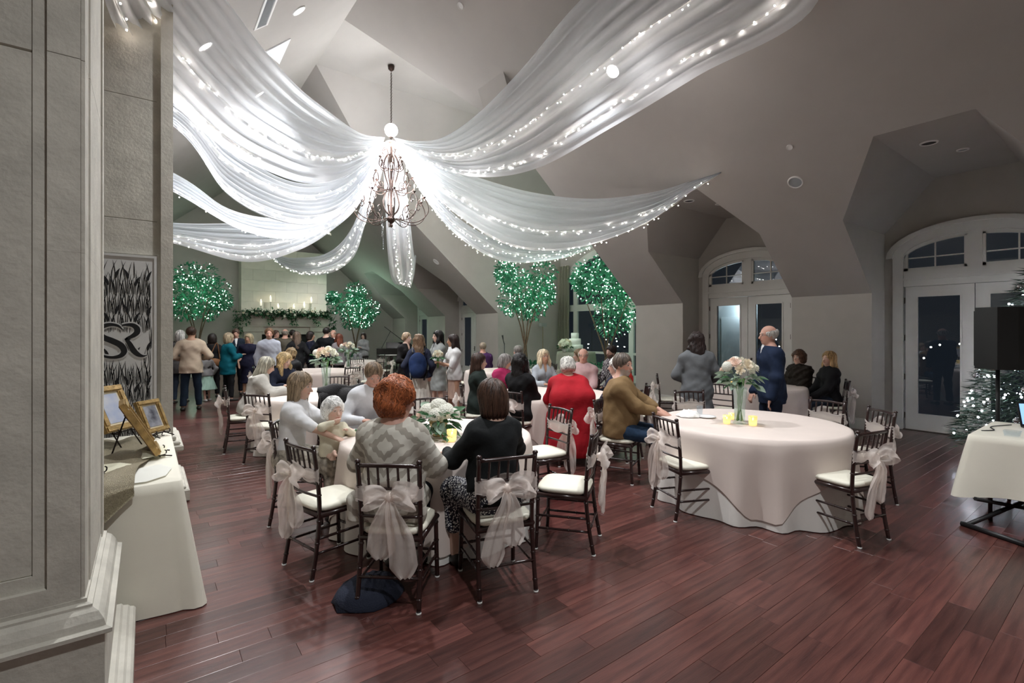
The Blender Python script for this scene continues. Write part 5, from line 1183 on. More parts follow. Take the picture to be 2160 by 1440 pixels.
def hair_locks(F, Hc, R, hd, n, m, parent, curl, rid, steps=9, step=.022, wd=.006):
    rg = np.random.RandomState(rid); d = rg.normal(size=(n*2, 3)); d[:, 2] = np.abs(d[:, 2])*1.1-.35; d[:, 1] -= .25; d /= np.linalg.norm(d, axis=1)[:, None]; d = d @ R.T
    P = np.tile(Hc, (len(d), 1)).astype(float); hit = np.zeros(len(d), bool)
    for t in np.linspace(.24, .05, 26)*hd:
        q = Hc+d*t; v = F.sample(q); new = (~hit) & (v < 0); P[new] = q[new]; hit |= new
    P = P[hit][:n]; n = len(P)
    if not n: return
    crown = Hc+(R @ np.array((0, -.03, .12)))*hd; ph = rg.uniform(0, 6.3, n); alive = np.ones(n, bool); pts = []; nr = []
    for k in range(steps):
        g = F.grad(P); P = P-g*(F.sample(P)-.0025)[:, None]; g = F.grad(P); pts.append(P.copy()); nr.append(g)
        t = (P-crown)*3.0/hd+np.array((0, 0, -.55)); t += curl*np.stack([np.sin(ph+k*1.3), np.cos(ph*1.7+k*1.1), .4*np.sin(ph*2.1+k)], 1)
        t -= g*(t*g).sum(1)[:, None]; t /= np.linalg.norm(t, axis=1)[:, None]+1e-9; Q = P+t*step*hd; alive &= np.abs(F.sample(Q)) < .02; P = np.where(alive[:, None], Q, P)
    mb = MB(); 
    for i in range(n):
        rows = []
        for k in range(steps):
            p = pts[k][i]; t = pts[min(k+1, steps-1)][i]-pts[max(k-1, 0)][i]; s_ = np.cross(nr[k][i], t); s_ = s_/(np.linalg.norm(s_)+1e-9)*wd*hd*(1.05-.9*k/(steps-1))
            rows.append((tuple(p-s_), tuple(p+nr[k][i]*.003), tuple(p+s_)))
        mb.grid(rows)
    tag(mb.build('hair_locks', m, parent), kind='stuff')
def field_obj(F, name, m, parent=None, cols=None, sm=0):
    V, Q = F.mesh(); me = bpy.data.meshes.new(name); me.vertices.add(len(V)); me.vertices.foreach_set('co', V.astype(np.float32).ravel())
    me.loops.add(Q.size); me.loops.foreach_set('vertex_index', Q.astype(np.int32).ravel()); me.polygons.add(len(Q)); me.polygons.foreach_set('loop_start', np.arange(0, Q.size, 4, dtype=np.int32)); me.polygons.foreach_set('use_smooth', np.ones(len(Q), bool))
    me.materials.append(m)
    if cols is not None:
        ca = me.color_attributes.new('Col', 'FLOAT_COLOR', 'POINT'); cc = np.ones((len(V), 4), np.float32); cc[:, :3] = cols(V); ca.data.foreach_set('color', cc.ravel())
    me.update(); me.validate(); return link(name, me, parent)
SKIN = mat('skin', (.6, .4, .3), .5, vcol=True, spec=.35); SHOE = mat('dark_shoe', (.02, .016, .014), .4)
def rotm(yaw, pitch, roll=0.):
    return np.array(Matrix.Rotation(yaw, 3, 'Z') @ Matrix.Rotation(-pitch, 3, 'X') @ Matrix.Rotation(roll, 3, 'Y'))
def ik(S, T, l1, l2, hint):
    S, T = np.array(S), np.array(T); d = T-S; L = np.linalg.norm(d); mx = (l1+l2)*.995
    if L > mx: d = d*mx/L; L = mx; T = S+d
    u = d/L; a = (l1*l1-l2*l2+L*L)/(2*L); h = math.sqrt(max(0, l1*l1-a*a)); hv = np.array(hint, float); hv -= u*(hv @ u); hv /= np.linalg.norm(hv)+1e-9
    return S+u*a+hv*h, T
def noisem(name, c, **k): return mat(name, c, k.pop('rough', .8), spec=.22, var=k.pop('var', .25), scale=k.pop('scale', 6), **k)
NP = [0]
SK = {'fair': (.62, .40, .31), 'pale': (.68, .47, .38), 'ruddy': (.60, .34, .26), 'tan': (.46, .27, .18)}
def person(label, x, y, rz, H=1.7, sit=False, lean=0., hy=0., hp=0., hroll=0., female=False, w=1., skin='fair', vox=.016, seat=.5,
           hair=('short', (.1, .06, .04)), top=None, bottom=None, aL=None, aR=None, beard=None, legs=None, head=1., zoff=0., fingers=None, extra=None, glasses=False, cat='person', spread=0., group=None):
    NP[0] += 1; rid = NP[0]; k = H/1.75; fine = vox < .0125; fingers = fine if fingers is None else fingers
    sw = (.148 if female else .168)*k*w**.6; hipx = .09*k
    hz = (seat+.095*k) if sit else .92*k
    P_ = np.array((0, 0, hz)); sl_, cl_ = math.sin(math.radians(lean)), math.cos(math.radians(lean))
    u = np.array((0, sl_, cl_)); f = np.array((0, cl_, -sl_)); sd = np.array((1., 0, 0)); FR = np.stack([sd, f, u])
    W_ = P_+u*.16*k; C = P_+u*.34*k; N = P_+u*.535*k; R = rotm(math.radians(hy), math.radians(hp)+math.radians(lean)*.4, math.radians(hroll))
    hd = head*k; Hc = N+u*.045*k+(R @ np.array((0, .015, .115)))*hd+np.array((0, 0, .0)); HF = R.T
    def hp_(v): return Hc+(R @ np.array(v))*hd
    SL, SR = N-u*.085*k-sd*sw, N-u*.085*k+sd*sw
    l1, l2 = .285*k, .25*k
    dn = lambda s: np.array((s*(sw+.07*w), .03, hz+.0*k)) if not sit else np.array((s*.11*k, .34*k, hz+.06))
    TL = np.array(aL) if aL is not None else dn(-1); TR = np.array(aR) if aR is not None else dn(1)
    EL, TL = ik(SL, TL, l1, l2, (-.6, -.55, -.5)); ER, TR = ik(SR, TR, l1, l2, (.6, -.55, -.5))
    J = []
    for s in (-1, 1):
        h = P_+sd*s*hipx-np.array((0, 0, .02*k))
        if sit:
            kn = h+np.array((s*(.03+spread)*k, .43*k, -.035)); an = np.array((kn[0]*1.0, kn[1]-.02+(.06 if s > 0 else -.02), .085))
            if legs: an = np.array((kn[0], kn[1]+legs, .085))
        else:
            st = .04*s if legs is None else legs*s; an = np.array((s*(hipx+.02+spread), st, .085*k)); kn = (h+an)/2+np.array((0, .03, .02))
        J.append((h, kn, an))
    allp = np.array([P_, C, N, Hc+.16, Hc-.16, SL, SR, EL, ER, TL, TR]+[q for j in J for q in j]); lo = allp.min(0)-.24*max(1, w*.9); hi = allp.max(0)+.22*max(1, w*.9); lo[2] = max(lo[2], -.002-0)
    lo[2] = 0.004
    top = dict(top or {}); bottom = dict(bottom or {})
    def torso(F, g=0., wf=1., hem=None, flare=0.):
        F.ell(P_-u*.01, ((.155 if not female else .168)*k*w+g, .115*k*w+g, .13*k+g), FR, .05)
        F.cap(P_, C, .128*k*w*wf+g, (.148 if not female else .128)*k*w**.8+g, .06, fl=.78 if w < 1.15 else .95, F=FR)
        F.ell(C+u*.07*k, ((.165 if not female else .145)*k*w**.7+g, .115*k*w**.6+g, .17*k+g), FR, .05)
        F.cap(SL, SR, .05*k+g, .05*k+g, .06); F.cap(SL+sd*.03, N+u*.0, .045*k+g*.7, .05*k+g*.4, .06); F.cap(SR-sd*.03, N+u*.0, .045*k+g*.7, .05*k+g*.4, .06)
        F.cap(N-u*.06*k, N+u*.01*k, .105*k+g*.5, .058*k+g*.4, .05, fl=.8, F=FR)
        if female:
            for s in (-1, 1): F.ell(C+u*.045*k+f*.085*k+sd*s*.068*k, (.062*k+g, .055*k+g, .062*k+g), FR, .035)
        if w > 1.12: F.ell(P_+u*.14*k+f*.05*k, (.15*k*w+g, .13*k*w+g, .16*k+g), FR, .05)
        if hem is not None: F.cap(P_+u*.05, P_-np.array((0, 0, hem)), (.135*k*w)+g, (.15*k*w)+g+flare, .06, fl=.8, F=np.eye(3))
    def arm(F, S, E, T, g=0., upto=1., k_=.03):
        F.cap(S, E, .05*k*w**.5+g, .043*k*w**.4+g, k_)
        if upto > 0: T2 = E+(T-E)*upto; F.cap(E, T2, .042*k*w**.4+g, (.042-.014*upto)*k+g*1.15, k_)
    def hand(F, E, T, s):
        d = (T-E); d /= np.linalg.norm(d)+1e-9; b = np.cross(d, (0, 0, 1.)); b = b/(np.linalg.norm(b)+1e-9); n_ = np.cross(b, d)
        if s > 0: pass
        F.ell(T+d*.045*k, (.04*k, .05*k, .018*k), np.stack([b, d, n_]), .02); base = T+d*.085*k
        if fingers:
            for j in range(4):
                o = b*(j-1.5)*.0205*k; ln = (.068, .078, .072, .055)[j]*k; p1 = base+o+d*ln*.5-n_*.008; p2 = base+o*1.05+d*ln*.85-n_*.036*k
                F.cap(base+o-d*.015, p1, .0098*k, .0092*k, .006); F.cap(p1, p2, .0092*k, .0078*k, .005)
            tb = T+d*.02*k-b*s*.03*k; F.cap(tb, tb-b*s*.028*k+d*.03*k-n_*.01, .0125*k, .011*k, .01); F.cap(tb-b*s*.028*k+d*.03*k-n_*.01, tb-b*s*.03*k+d*.062*k-n_*.02, .0108*k, .009*k, .006)
        else: F.ell(base+d*.03*k-n_*.01, (.036*k, .045*k, .015*k), np.stack([b, d, n_]), .015); F.cap(T+d*.02*k, T+d*.06*k-b*s*.045*k, .013*k, .01*k, .01)
    # ---------------- body
    F = Field(lo, hi, vox, .03)
    torso(F, -.008)
    F.cap(N-u*.03, hp_((0, -.015, -.06)), .058*k*w**.4, .052*hd*w**.4, .03)
    F.ell(hp_((0, -.012, .03)), (.0765*hd, .096*hd, .089*hd), HF, .02); F.ell(hp_((0, .022, -.03)), (.063*hd*w**.25, .074*hd, .083*hd), HF, .03); F.ell(hp_((0, .052, -.088)), (.036*hd*w**.4, .034*hd, .027*hd), HF, .03)
    F.cap(hp_((0, .092, .008)), hp_((0, .113, -.03)), .008*hd, .0145*hd, .012); 
    for s in (-1, 1):
        F.ell(hp_((s*.074, -.002, -.008)), (.010*hd, .02*hd, .031*hd), HF, .01); F.ell(hp_((s*.031, .098, .008)), (.017*hd, .014*hd, .011*hd), HF, .012, 'd'); F.ell(hp_((s*.031, .080, .008)), (.0125*hd,)*3, HF, .004); F.ell(hp_((s*.03, .084, .028)), (.024*hd, .012*hd, .006*hd), HF, .01)
    F.ell(hp_((0, .094, -.058)), (.024*hd, .009*hd, .0095*hd), HF, .01)
    arm(F, SL, EL, TL, -.004 if top else 0); arm(F, SR, ER, TR, -.004 if top else 0); hand(F, EL, TL, -1); hand(F, ER, TR, 1)
    for h, kn, an in J: F.cap(h, kn, .083*k*w**.6-.006, .054*k-.004, .04); F.cap(kn, an, .055*k-.004, .036*k, .03); F.cap(an-np.array((0, .03, .04*k)), an+np.array((0, .13*k, -.05*k)), .032*k, .026*k, .02)
    base = np.array(SK.get(skin, skin)); hc = np.array(hair[1])
    def cols(V):
        q = (V-Hc) @ R/hd; c = np.tile(base, (len(V), 1)); 
        def zone(cx, cy, cz, rx, ry, rz_): return ((q[:, 0]-cx)/rx)**2+((q[:, 1]-cy)/ry)**2+((q[:, 2]-cz)/rz_)**2 < 1
        blush = np.exp(-(((np.abs(q[:, 0])-.04)/.02)**2+((q[:, 1]-.07)/.03)**2+((q[:, 2]+.03)/.02)**2)); c = c*(1-.0*blush[:, None])+blush[:, None]*np.array((.05, -.03, -.03))
        if beard is not None:
            z = (q[:, 1] > .01) & (q[:, 2] < -.042) & (q[:, 2] > -.125); c[z] = beard
        c[zone(0, .1, -.06, .025, .03, .0085)] = base*np.array((.85, .55, .55))
        for s in (-1, 1):
            c[zone(s*.031, .093, .008, .016, .02, .0075)] = (.55, .52, .5); c[zone(s*.031, .095, .008, .007, .02, .0075)] = (.03, .025, .02); c[zone(s*.032, .1, .031, .021, .03, .005)] = hc*.6+base*.15
        return np.clip(c, .005, 1)
    body = field_obj(F, 'person', SKIN, None, cols); body.location = (x, y, zoff); body.rotation_euler = (0, 0, rz); tag(body, label, cat, group)
    # ---------------- trousers, skirt, shoes
    bc = bottom.get('c', (.02, .025, .04)); kind = bottom.get('kind', 'trousers'); gv = vox if not fine else vox*1.35
    lo2 = lo.copy(); lo2[2] = .006
    if kind in ('trousers', 'skirt', 'none'):
        if kind != 'none':
            F = Field(lo2, np.array((hi[0], hi[1], hz+.2*k)), gv, .03)
            F.ell(P_-u*.01, ((.158 if not female else .172)*k*w+.006, .118*k*w+.006, .13*k), FR, .05)
            if kind == 'trousers':
                cut = bottom.get('cut', .1)
                for h, kn, an in J: F.cap(h, kn, .088*k*w**.6+.006, .064*k+.006, .04); F.cap(kn, an+(0, 0, .0), .066*k+.004, .052*k+.006, .03)
                F.noise(.004, 26, rid); F.plane((0, 0, cut*k), (0, 0, -1))
            else:
                L = bottom.get('len', .5); fl_ = bottom.get('flare', .06)
                if sit:
                    for h, kn, an in J: F.cap(h, kn+(0, .02, 0), .115*k*w**.6, .085*k, .09)
                    F.cap(J[0][1]+(0, .0, 0), J[1][1], .075*k, .075*k, .06); 
                    for h, kn, an in J: F.cap(kn, kn*.45+an*.55, .08*k, .075*k, .06)
                else: F.cap(P_, P_-np.array((0, 0, L)), .14*k*w, .16*k*w+fl_, .05, fl=.85, F=np.eye(3)); F.strands((0, 0, 0), .006, 17); F.plane((0, 0, hz-L), (0, 0, -1))
            F.plane(P_+u*.13*k, u)
            field_obj(F, kind if kind == 'skirt' else 'trousers', bottom.get('m') or noisem('%s_%s' % (kind, label[-24:]), bc, bump=.45, bscale=16), body)
    shc = bottom.get('shoe', (.02, .016, .014)); sm_ = mat('shoe_%.2f_%.2f' % (shc[0], shc[1]), shc, .45)
    if bottom.get('shoes', True):
        for h, kn, an in J:
            F = Field(an-np.array((.1, .16, .1)), an+np.array((.1, .26, .1)), max(gv, .012), .02); F.lo[2] = F.lo[2]
            F.ell(an+np.array((0, -.03, -.045*k)), (.042*k, .06*k, .045*k), None, .03); F.cap(an+np.array((0, -.02, -.05*k)), an+np.array((0, .15*k, -.058*k)), .04*k, .034*k, .03); F.plane((0, 0, .004), (0, 0, -1)); F.plane(an+np.array((0, 0, .03)), (0, 0, 1))
            field_obj(F, 'shoe', sm_, body)
    # ---------------- top
    if top:
        g = top.get('g', .013); sl = top.get('sleeve', 1.); hem = top.get('hem', .08)*k
        lo3 = lo.copy(); F = Field(lo3, hi, gv, .03); torso(F, g, 1., hem if not (sit and hem > .12) else .1, top.get('flare', .0))
        if sl > 0:
            arm(F, SL, EL, TL, g*.9, max(0, sl*2-1) if sl < 1 else .93, .04); arm(F, SR, ER, TR, g*.9, max(0, sl*2-1) if sl < 1 else .93, .04)
        if sit and hem > .12 and not top.get('drop'):
            for h, kn, an in J: F.cap(h, h+(kn-h)*.55, .1*k*w, .09*k*w, .06)
        if top.get('dress'):
            L = top['dress']
            if sit:
                for h, kn, an in J: F.cap(h, kn+(0, .03, 0), .1*k, .082*k, .09)
                F.cap(J[0][1], J[1][1], .07*k, .07*k, .07)
            else: F.cap(P_, P_-np.array((0, 0, L)), .135*k*w, .15*k*w+top.get('flare', .04), .05, fl=.85, F=np.eye(3))
        for e in (extra or []): F.cap(e[0], e[1], e[2], e[3], e[4] if len(e) > 4 else .05)
        F.noise(top.get('wr', .0075), top.get('wf', 30), rid)
        F.ell(hp_((0, 0, -.02)), (.088*hd, .108*hd, .13*hd), HF, .01, 'd')
        F.cap(N+u*.0, hp_((0, -.01, -.1)), .05*k, .05*hd, .008, 'd')
        nk = top.get('neck', .035); F.plane(N+u*nk*k, np.array((0, -.35 if not top.get('vneck') else -.1, 1.)))
        if top.get('vneck'): F.cap(N+f*.1*k+u*.06*k, C+f*.15*k+u*.0*k, .05*k, .012, .01, 'd')
        if not sit and (hem or top.get('dress')): F.plane((0, 0, hz-max(hem, top.get('dress', 0))), (0, 0, -1))
        elif sit and not top.get('dress') and not top.get('drop'): F.plane(P_-u*max(.04, min(hem, .1)), -u)
        elif top.get('drop'): F.plane((0, 0, top['drop']), (0, 0, -1))
        tm = top.get('m') or noisem('top_'+label[-26:], top['c'], bump=.45, bscale=16, rough=top.get('rough', .8))
        to = field_obj(F, top.get('name', 'shirt'), tm, body)
        if top.get('collar'):
            F = Field(N-.14, N+.16, gv, .015); F.cap(N-u*.03*k+f*.01, N+u*.05*k+f*.005, .074*k, .064*k, .01); F.cap(N-u*.1, hp_((0, 0, .0)), .056*k, .05*k, .004, 'd'); F.plane(N+u*.048*k, np.array((0, -.45, 1.))); F.plane(N-u*.03*k, -u); F.cap(N+f*.09*k+u*.05*k, N+f*.09*k-u*.05*k, .026*k, .008, .006, 'd')
            field_obj(F, 'collar', mat('collar_%.2f%.2f%.2f' % tuple(top['collar']), top['collar'], .75), to)
        if top.get('inner'):
            F = Field(C-.2, N+.14, gv, .01); F.cap(N+f*.085*k-u*.0, C+f*.128*k*w**.6, .05*k, .022*k, .01, fl=.35, F=FR); field_obj(F, 'shirt_front', mat('inner_%.2f%.2f%.2f' % tuple(top['inner']), top['inner'], .8), to)
    # ---------------- hair
    st, hcol = hair[0], hair[1]; ln = hair[2] if len(hair) > 2 else .3
    if st != 'none':
        hv = min(vox*1.0, .014); hl = Hc-np.array((.2, .24, .16))*hd*1.05; hh = Hc+np.array((.2, .2, .19))*hd*1.05
        if st in ('long', 'wavy', 'pony'): hl[2] = Hc[2]-ln-.06; 
        F = Field(hl, hh, hv, .03); g = {'bob': .024, 'curly': .03, 'bouffant': .042, 'wavy': .022, 'long': .016, 'white': .02}.get(st, .013)
        F.ell(hp_((0, -.018, .036)), (.078*hd+g, .094*hd+g, .088*hd+g), HF, .02)
        if st in ('bob', 'curly', 'bouffant', 'white'):
            F.ell(hp_((0, -.045, -.03)), (.083*hd+g*.8, .07*hd+g*.8, .085*hd+g*.4), HF, .04)
            if st == 'bob': F.ell(hp_((0, -.04, -.10)), (.09*hd+g*.6, .065*hd+g*.5, .06*hd), HF, .04)
            if st == 'bouffant': F.ell(hp_((0, -.03, .085)), (.085*hd, .095*hd, .07*hd), HF, .04)
        if st in ('long', 'wavy'):
            bk = hp_((0, -.07, .0)); low = bk+np.array((0, -.05 if lean < 8 else -.02, -ln)); 
            if lean >= 15: low = bk-u*ln+f*-.03
            F.cap(bk, low, .085*hd+g*.3, .085*hd if st == 'long' else .1*hd, .05, fl=.55, F=np.eye(3) if abs(hy) < 30 else HF)
            for s in (-1, 1): F.cap(hp_((s*.072, -.015, .02)), hp_((s*.085, -.0, -.1)) if not hair[3:] else hp_((s*.09, .03, -.1)), .03*hd+g*.3, .035*hd, .03); F.cap(hp_((s*.085, .0 if not hair[3:] else .03, -.1)), hp_((s*.085, .01 if not hair[3:] else .05, -.1))-np.array((0, 0, ln*.5)), .035*hd, .03*hd, .03)
        if st == 'pony':
            F.cap(hp_((0, -.1, .0)), hp_((0, -.13, -.09)), .03*hd, .045*hd, .03); F.cap(hp_((0, -.13, -.09)), hp_((0, -.12, -.1))-np.array((0, 0, ln)), .045*hd, .02*hd, .03)
            for s in (-1, 1): F.cap(hp_((s*.07, 0, .02)), hp_((s*.055, -.06, -.05)), .025*hd, .03*hd, .03)
        if st == 'bald':
            F.ell(hp_((0, .0, .09)), (.09*hd, .115*hd, .075*hd), HF, .02, 'd')
        # clear the face and neck
        F.ell(hp_((0, .095, -.035)), (.064*hd, .08*hd, .098*hd), HF, .02, 'd')
        if st in ('short', 'bald', 'pony', 'white'): F.plane(hp_((0, 0, -.062 if st != 'white' else -.085)), -(R @ np.array((0, .25, 1.)))); F.ell(hp_((0, .075, -.06)), (.1*hd, .075*hd, .09*hd), HF, .015, 'd')
        if st == 'short' and hair[2:] and hair[2] < 0: F.ell(hp_((0, .12, .06)), (.06*hd, .06*hd, .05*hd), HF, .02, 'd')
        amp = {'curly': .009, 'wavy': .007, 'bouffant': .009}.get(st, .0035)
        if st in ('curly', 'wavy', 'white', 'bouffant'): F.noise(amp, {'wavy': 48, 'bouffant': 42}.get(st, 62), rid)
        F.strands(Hc, min(amp*.6, .003)*(1 if fine else .7), 23)
        hm = mat('hair_%.2f_%.2f_%.2f' % tuple(hcol), hcol, .42, var=.55, scale=14, stretch=(9, 9, 1.2), bump=.35, bscale=30, spec=.4)
        ho = field_obj(F, 'hair', hm, body)
        hair_locks(F, Hc, R, hd, 330 if vox < .012 else (150 if vox < .0165 else 60), mat('lock_%.2f_%.2f_%.2f' % tuple(hcol), tuple(c*1.15 for c in hcol), .4, island=.5, spec=.4), ho, {'curly': 1.2, 'wavy': .9, 'white': .9, 'bouffant': 1.0}.get(st, .18), rid, steps=7 if st in ('short', 'bald') else 10, wd=.006 if vox < .016 else .009)
    if glasses:
        mb = MB()
        for s in (-1, 1):
            c = Vector(hp_((s*.032, .108, .006))); RX = Vector(R @ np.array((1., 0, 0))); RZ = Vector(R @ np.array((0, 0, 1.))); mb.tube([c+RX*.024*math.cos(a)+RZ*.017*math.sin(a) for a in [2*PI*i/12 for i in range(13)]], .0018, 4, caps=False); mb.tube([Vector(hp_((s*.056, .105, .008))), Vector(hp_((s*.078, .0, .0)))], .0018, 4)
        mb.build('glasses', BLK, body)
    return body
def on_chair(c): return c.location.x, c.location.y, c.rotation_euler.z
def stand_at(u, d): p = px(u, 700, d); return p.x, p.y
def toward(x, y, tx, ty): return face(tx-x, ty-y)
def facing_cam(x, y, off=0.): return face(-x, -y)+math.radians(off)
# ================================================================ THE GUESTS
# --- red-haired woman in the patterned cardigan
def knit(name, a, b, sc):
    if name in MATS: return MATS[name]
    m = mat(name, a, .85); N = m.node_tree.nodes; L = m.node_tree.links; tc = N.new('ShaderNodeTexCoord'); mp = N.new('ShaderNodeMapping'); L.new(tc.outputs['Object'], mp.inputs[0]); mp.inputs['Scale'].default_value = (sc, 0, sc); mp.inputs['Location'].default_value = (0, 0, -.98*sc)
    sx = N.new('ShaderNodeSeparateXYZ'); L.new(mp.outputs[0], sx.inputs[0])
    def mth(op, i0, i1=None, v=None):
        n = N.new('ShaderNodeMath'); n.operation = op; L.new(i0, n.inputs[0])
        if i1 is not None: L.new(i1, n.inputs[1])
        elif v is not None: n.inputs[1].default_value = v
        return n.outputs[0]
    ax, az = mth('ABSOLUTE', sx.outputs[0]), mth('ABSOLUTE', sx.outputs[2])
    zig = mth('PINGPONG', mth('MULTIPLY', sx.outputs[0], v=3.), v=.5); s = mth('ADD', mth('MULTIPLY', ax, v=.8), az); s = mth('ADD', s, mth('MULTIPLY', zig, v=.22)); fr = mth('FRACT', mth('MULTIPLY', s, v=1.15)); st = mth('GREATER_THAN', fr, v=.56)
    mx = N.new('ShaderNodeMix'); mx.data_type = 'RGBA'; L.new(st, mx.inputs[0]); mx.inputs[6].default_value = (*a, 1); mx.inputs[7].default_value = (*b, 1); L.new(mx.outputs[2], N['Principled BSDF'].inputs['Base Color']); return m
x, y, r = on_chair(C1)
person('red-haired woman in a cream and taupe zigzag cardigan seated at the hydrangea table', x-.05, y+.03, r, 1.66, True, 6, -68, 2, female=True, w=1.22, vox=.0105, hair=('bouffant', (.34, .10, .035)), aL=(-.22, .38, .78), aR=(.2, .36, .72),
       top=dict(c=(.6, .57, .5), m=knit('zigzag_knit', (.62, .60, .53), (.37, .34, .29), 9), g=.028, hem=.2, name='cardigan', wr=.007), bottom=dict(c=(.012, .014, .022)), skin='ruddy', extra=[((-.2, -.1, .62), (-.18, -.12, .42), .06, .05), ((.2, -.1, .62), (.2, -.1, .46), .06, .05)])
x, y, r = on_chair(C2)
def dots(name):
    if name in MATS: return MATS[name]
    m = mat(name, (.02, .02, .03), .8); N = m.node_tree.nodes; L = m.node_tree.links; v = N.new('ShaderNodeTexVoronoi'); v.inputs['Scale'].default_value = 75; tc = N.new('ShaderNodeTexCoord'); L.new(tc.outputs['Object'], v.inputs['Vector']); cr = N.new('ShaderNodeValToRGB'); cr.color_ramp.interpolation = 'CONSTANT'; cr.color_ramp.elements[0].color = (.75, .75, .73, 1); cr.color_ramp.elements[1].color = (.015, .015, .03, 1); cr.color_ramp.elements[1].position = .42; L.new(v.outputs['Distance'], cr.inputs[0]); L.new(cr.outputs[0], N['Principled BSDF'].inputs['Base Color']); return m
person('brown-haired woman in a black top and dotted skirt seated at the hydrangea table', x, y, r+.28, 1.64, True, 4, -4, 4, female=True, w=1.16, vox=.0105, hair=('bob', (.055, .028, .018)), aL=(-.15, .42, .8), aR=(.24, .38, .8),
       top=dict(c=(.011, .013, .014), g=.02, hem=.05, name='black_top', flare=.0), bottom=dict(kind='skirt', m=dots('dotted_skirt')), skin='fair')
x, y, r = on_chair(C4)
mom = person('mother in a white short-sleeved top with half-up blonde-brown hair holding the baby', x-.13, y+.06, r, 1.60, True, 8, -8, 8, female=True, vox=.0105, hair=('long', (.27, .20, .13), .28), aL=(-.03, .52, .80), aR=(.26, .50, .78),
       top=dict(c=(.82, .83, .85), g=.017, hem=.1, sleeve=.5, name='white_top'), bottom=dict(kind='skirt', c=(.5, .47, .42), m=noisem('marbled_skirt', (.55, .5, .42), var=.8, scale=22)), skin='fair')
# the baby on her lap
c_, s_ = math.cos(r), math.sin(r); bx_, by_ = x-s_*.27+c_*.12, y+c_*.27+s_*.12
person('baby in a pale yellow cardigan and white flowered cap on the lap of the mother', bx_, by_, face(.0, -1), .78, True, 2, 10, 0, vox=.0085, seat=.0, head=1.95, w=1.35, zoff=.60, skin='pale', fingers=True, hair=('white', (.82, .82, .80)), aL=(-.08, .16, .24), aR=(.03, .15, .33),
       top=dict(c=(.78, .74, .58), g=.008, hem=.03, name='cardigan', neck=.02), bottom=dict(kind='none', shoes=False), legs=None, cat='baby')
x, y, r = on_chair(C5)
person('man in a white dress shirt bending over his plate', x+.02, y-.06, r, 1.74, True, 15, -18, 22, w=1.05, vox=.0105, hair=('short', (.20, .14, .09)), aL=(-.10, .36, .82), aR=(.22, .34, .80), top=dict(c=(.80, .82, .86), g=.02, hem=.1, name='dress_shirt', collar=(.8, .82, .86)), bottom=dict(c=(.02, .02, .03)), skin='ruddy')
x, y, r = on_chair(E1)
jn = noisem('blue_denim', (.025, .055, .11), var=.5, scale=12, bump=.3, bscale=300)
E1b = person('grey-bearded man in a brown button shirt and jeans seated with folded hands', x, y, r+.12, 1.82, True, 3, -28, 4, w=1.22, vox=.0105, skin='ruddy', hair=('short', (.13, .10, .08)), beard=np.array((.42, .34, .30)), aL=(.03, .50, .80), aR=(.10, .47, .79), spread=.05,
       top=dict(c=(.25, .16, .075), g=.022, hem=.1, name='brown_shirt', collar=(.25, .16, .075), sleeve=.82, wr=.007), bottom=dict(m=jn, shoe=(.28, .17, .10)))
# --- standing by the rose table
x, y = stand_at(1628, 6.35)
person('bald older man in a navy suit standing with a hand in his pocket', x, y, face(-.72, .69), 1.80, False, 2, 6, 4, w=1.08, vox=.0105, skin='ruddy', hair=('bald', (.5, .48, .45)), aL=(-.2, .09, .87), aR=(.2, .16, .90), glasses=True,
       top=dict(c=(.014, .026, .062), g=.028, hem=.16, name='suit_jacket', vneck=True, neck=.02, collar=(.85, .85, .86), inner=(.85, .85, .86)), bottom=dict(c=(.012, .02, .045)))
x, y = stand_at(1470, 6.9)
person('dark-haired woman in a long grey cardigan standing with her back turned', x, y, face(.75, .66), 1.70, False, 2, 0, 10, female=True, w=1.15, vox=.014, hair=('wavy', (.028, .016, .014), .2), aL=(-.17, .26, 1.02), aR=(.24, .26, 1.0),
       top=dict(c=(.16, .17, .18), g=.03, hem=.28, name='grey_cardigan', flare=.03, wr=.008), bottom=dict(c=(.02, .02, .025)))
x, y, r = on_chair(F1)
person('woman in a dark brown fur coat seated by the wall beside the blonde', x, y, r, 1.66, True, 4, 10, 0, female=True, w=1.15, vox=.014, hair=('curly', (.12, .06, .035)), top=dict(c=(.022, .016, .012), g=.04, hem=.1, name='fur_coat', wr=.012, wf=60), bottom=dict(c=(.02, .025, .03)))
x, y, r = on_chair(F2)
person('blonde woman in a black coat seated sideways near the pale wall', x, y, r+.35, 1.68, True, 2, 20, 0, female=True, vox=.014, hair=('long', (.42, .27, .12), .24), top=dict(c=(.010, .010, .012), g=.03, hem=.1, name='black_coat'), bottom=dict(c=(.02, .03, .05)))
# --- table of the hooded girl
person('girl in a grey hooded sweater with long ash-blonde hair bending to the table', 1.19, 8.0, face(.97, -.05), 1.66, True, 20, -14, 18, female=True, vox=.014, hair=('long', (.36, .34, .27), .38), aL=(-.1, .5, .82), aR=(.2, .5, .82), top=dict(c=(.48, .46, .42), g=.03, hem=.1, name='hooded_sweater', wr=.007), bottom=dict(c=(.5, .5, .52)), extra=[((-.08, .07, 1.07), (.08, .07, 1.07), .06, .06)])
person('curly blonde woman in a navy sweater seated beside the hooded girl', 1.80, 8.85, face(.15, -.98), 1.66, True, 10, 20, 16, female=True, vox=.014, hair=('wavy', (.55, .40, .20), .28, 1), aL=(-.06, .42, .84), aR=(.1, .4, .84), top=dict(c=(.012, .016, .035), g=.02, hem=.1, name='navy_sweater'), skin='pale')
person('woman with short curly fair hair in a black leather jacket, back turned', 2.46, 11.17, face(.55, .83), 1.62, True, 4, 0, 4, female=True, vox=.019, hair=('curly', (.34, .24, .13)), top=dict(c=(.02, .02, .022), g=.025, hem=.08, name='leather_jacket', rough=.45))
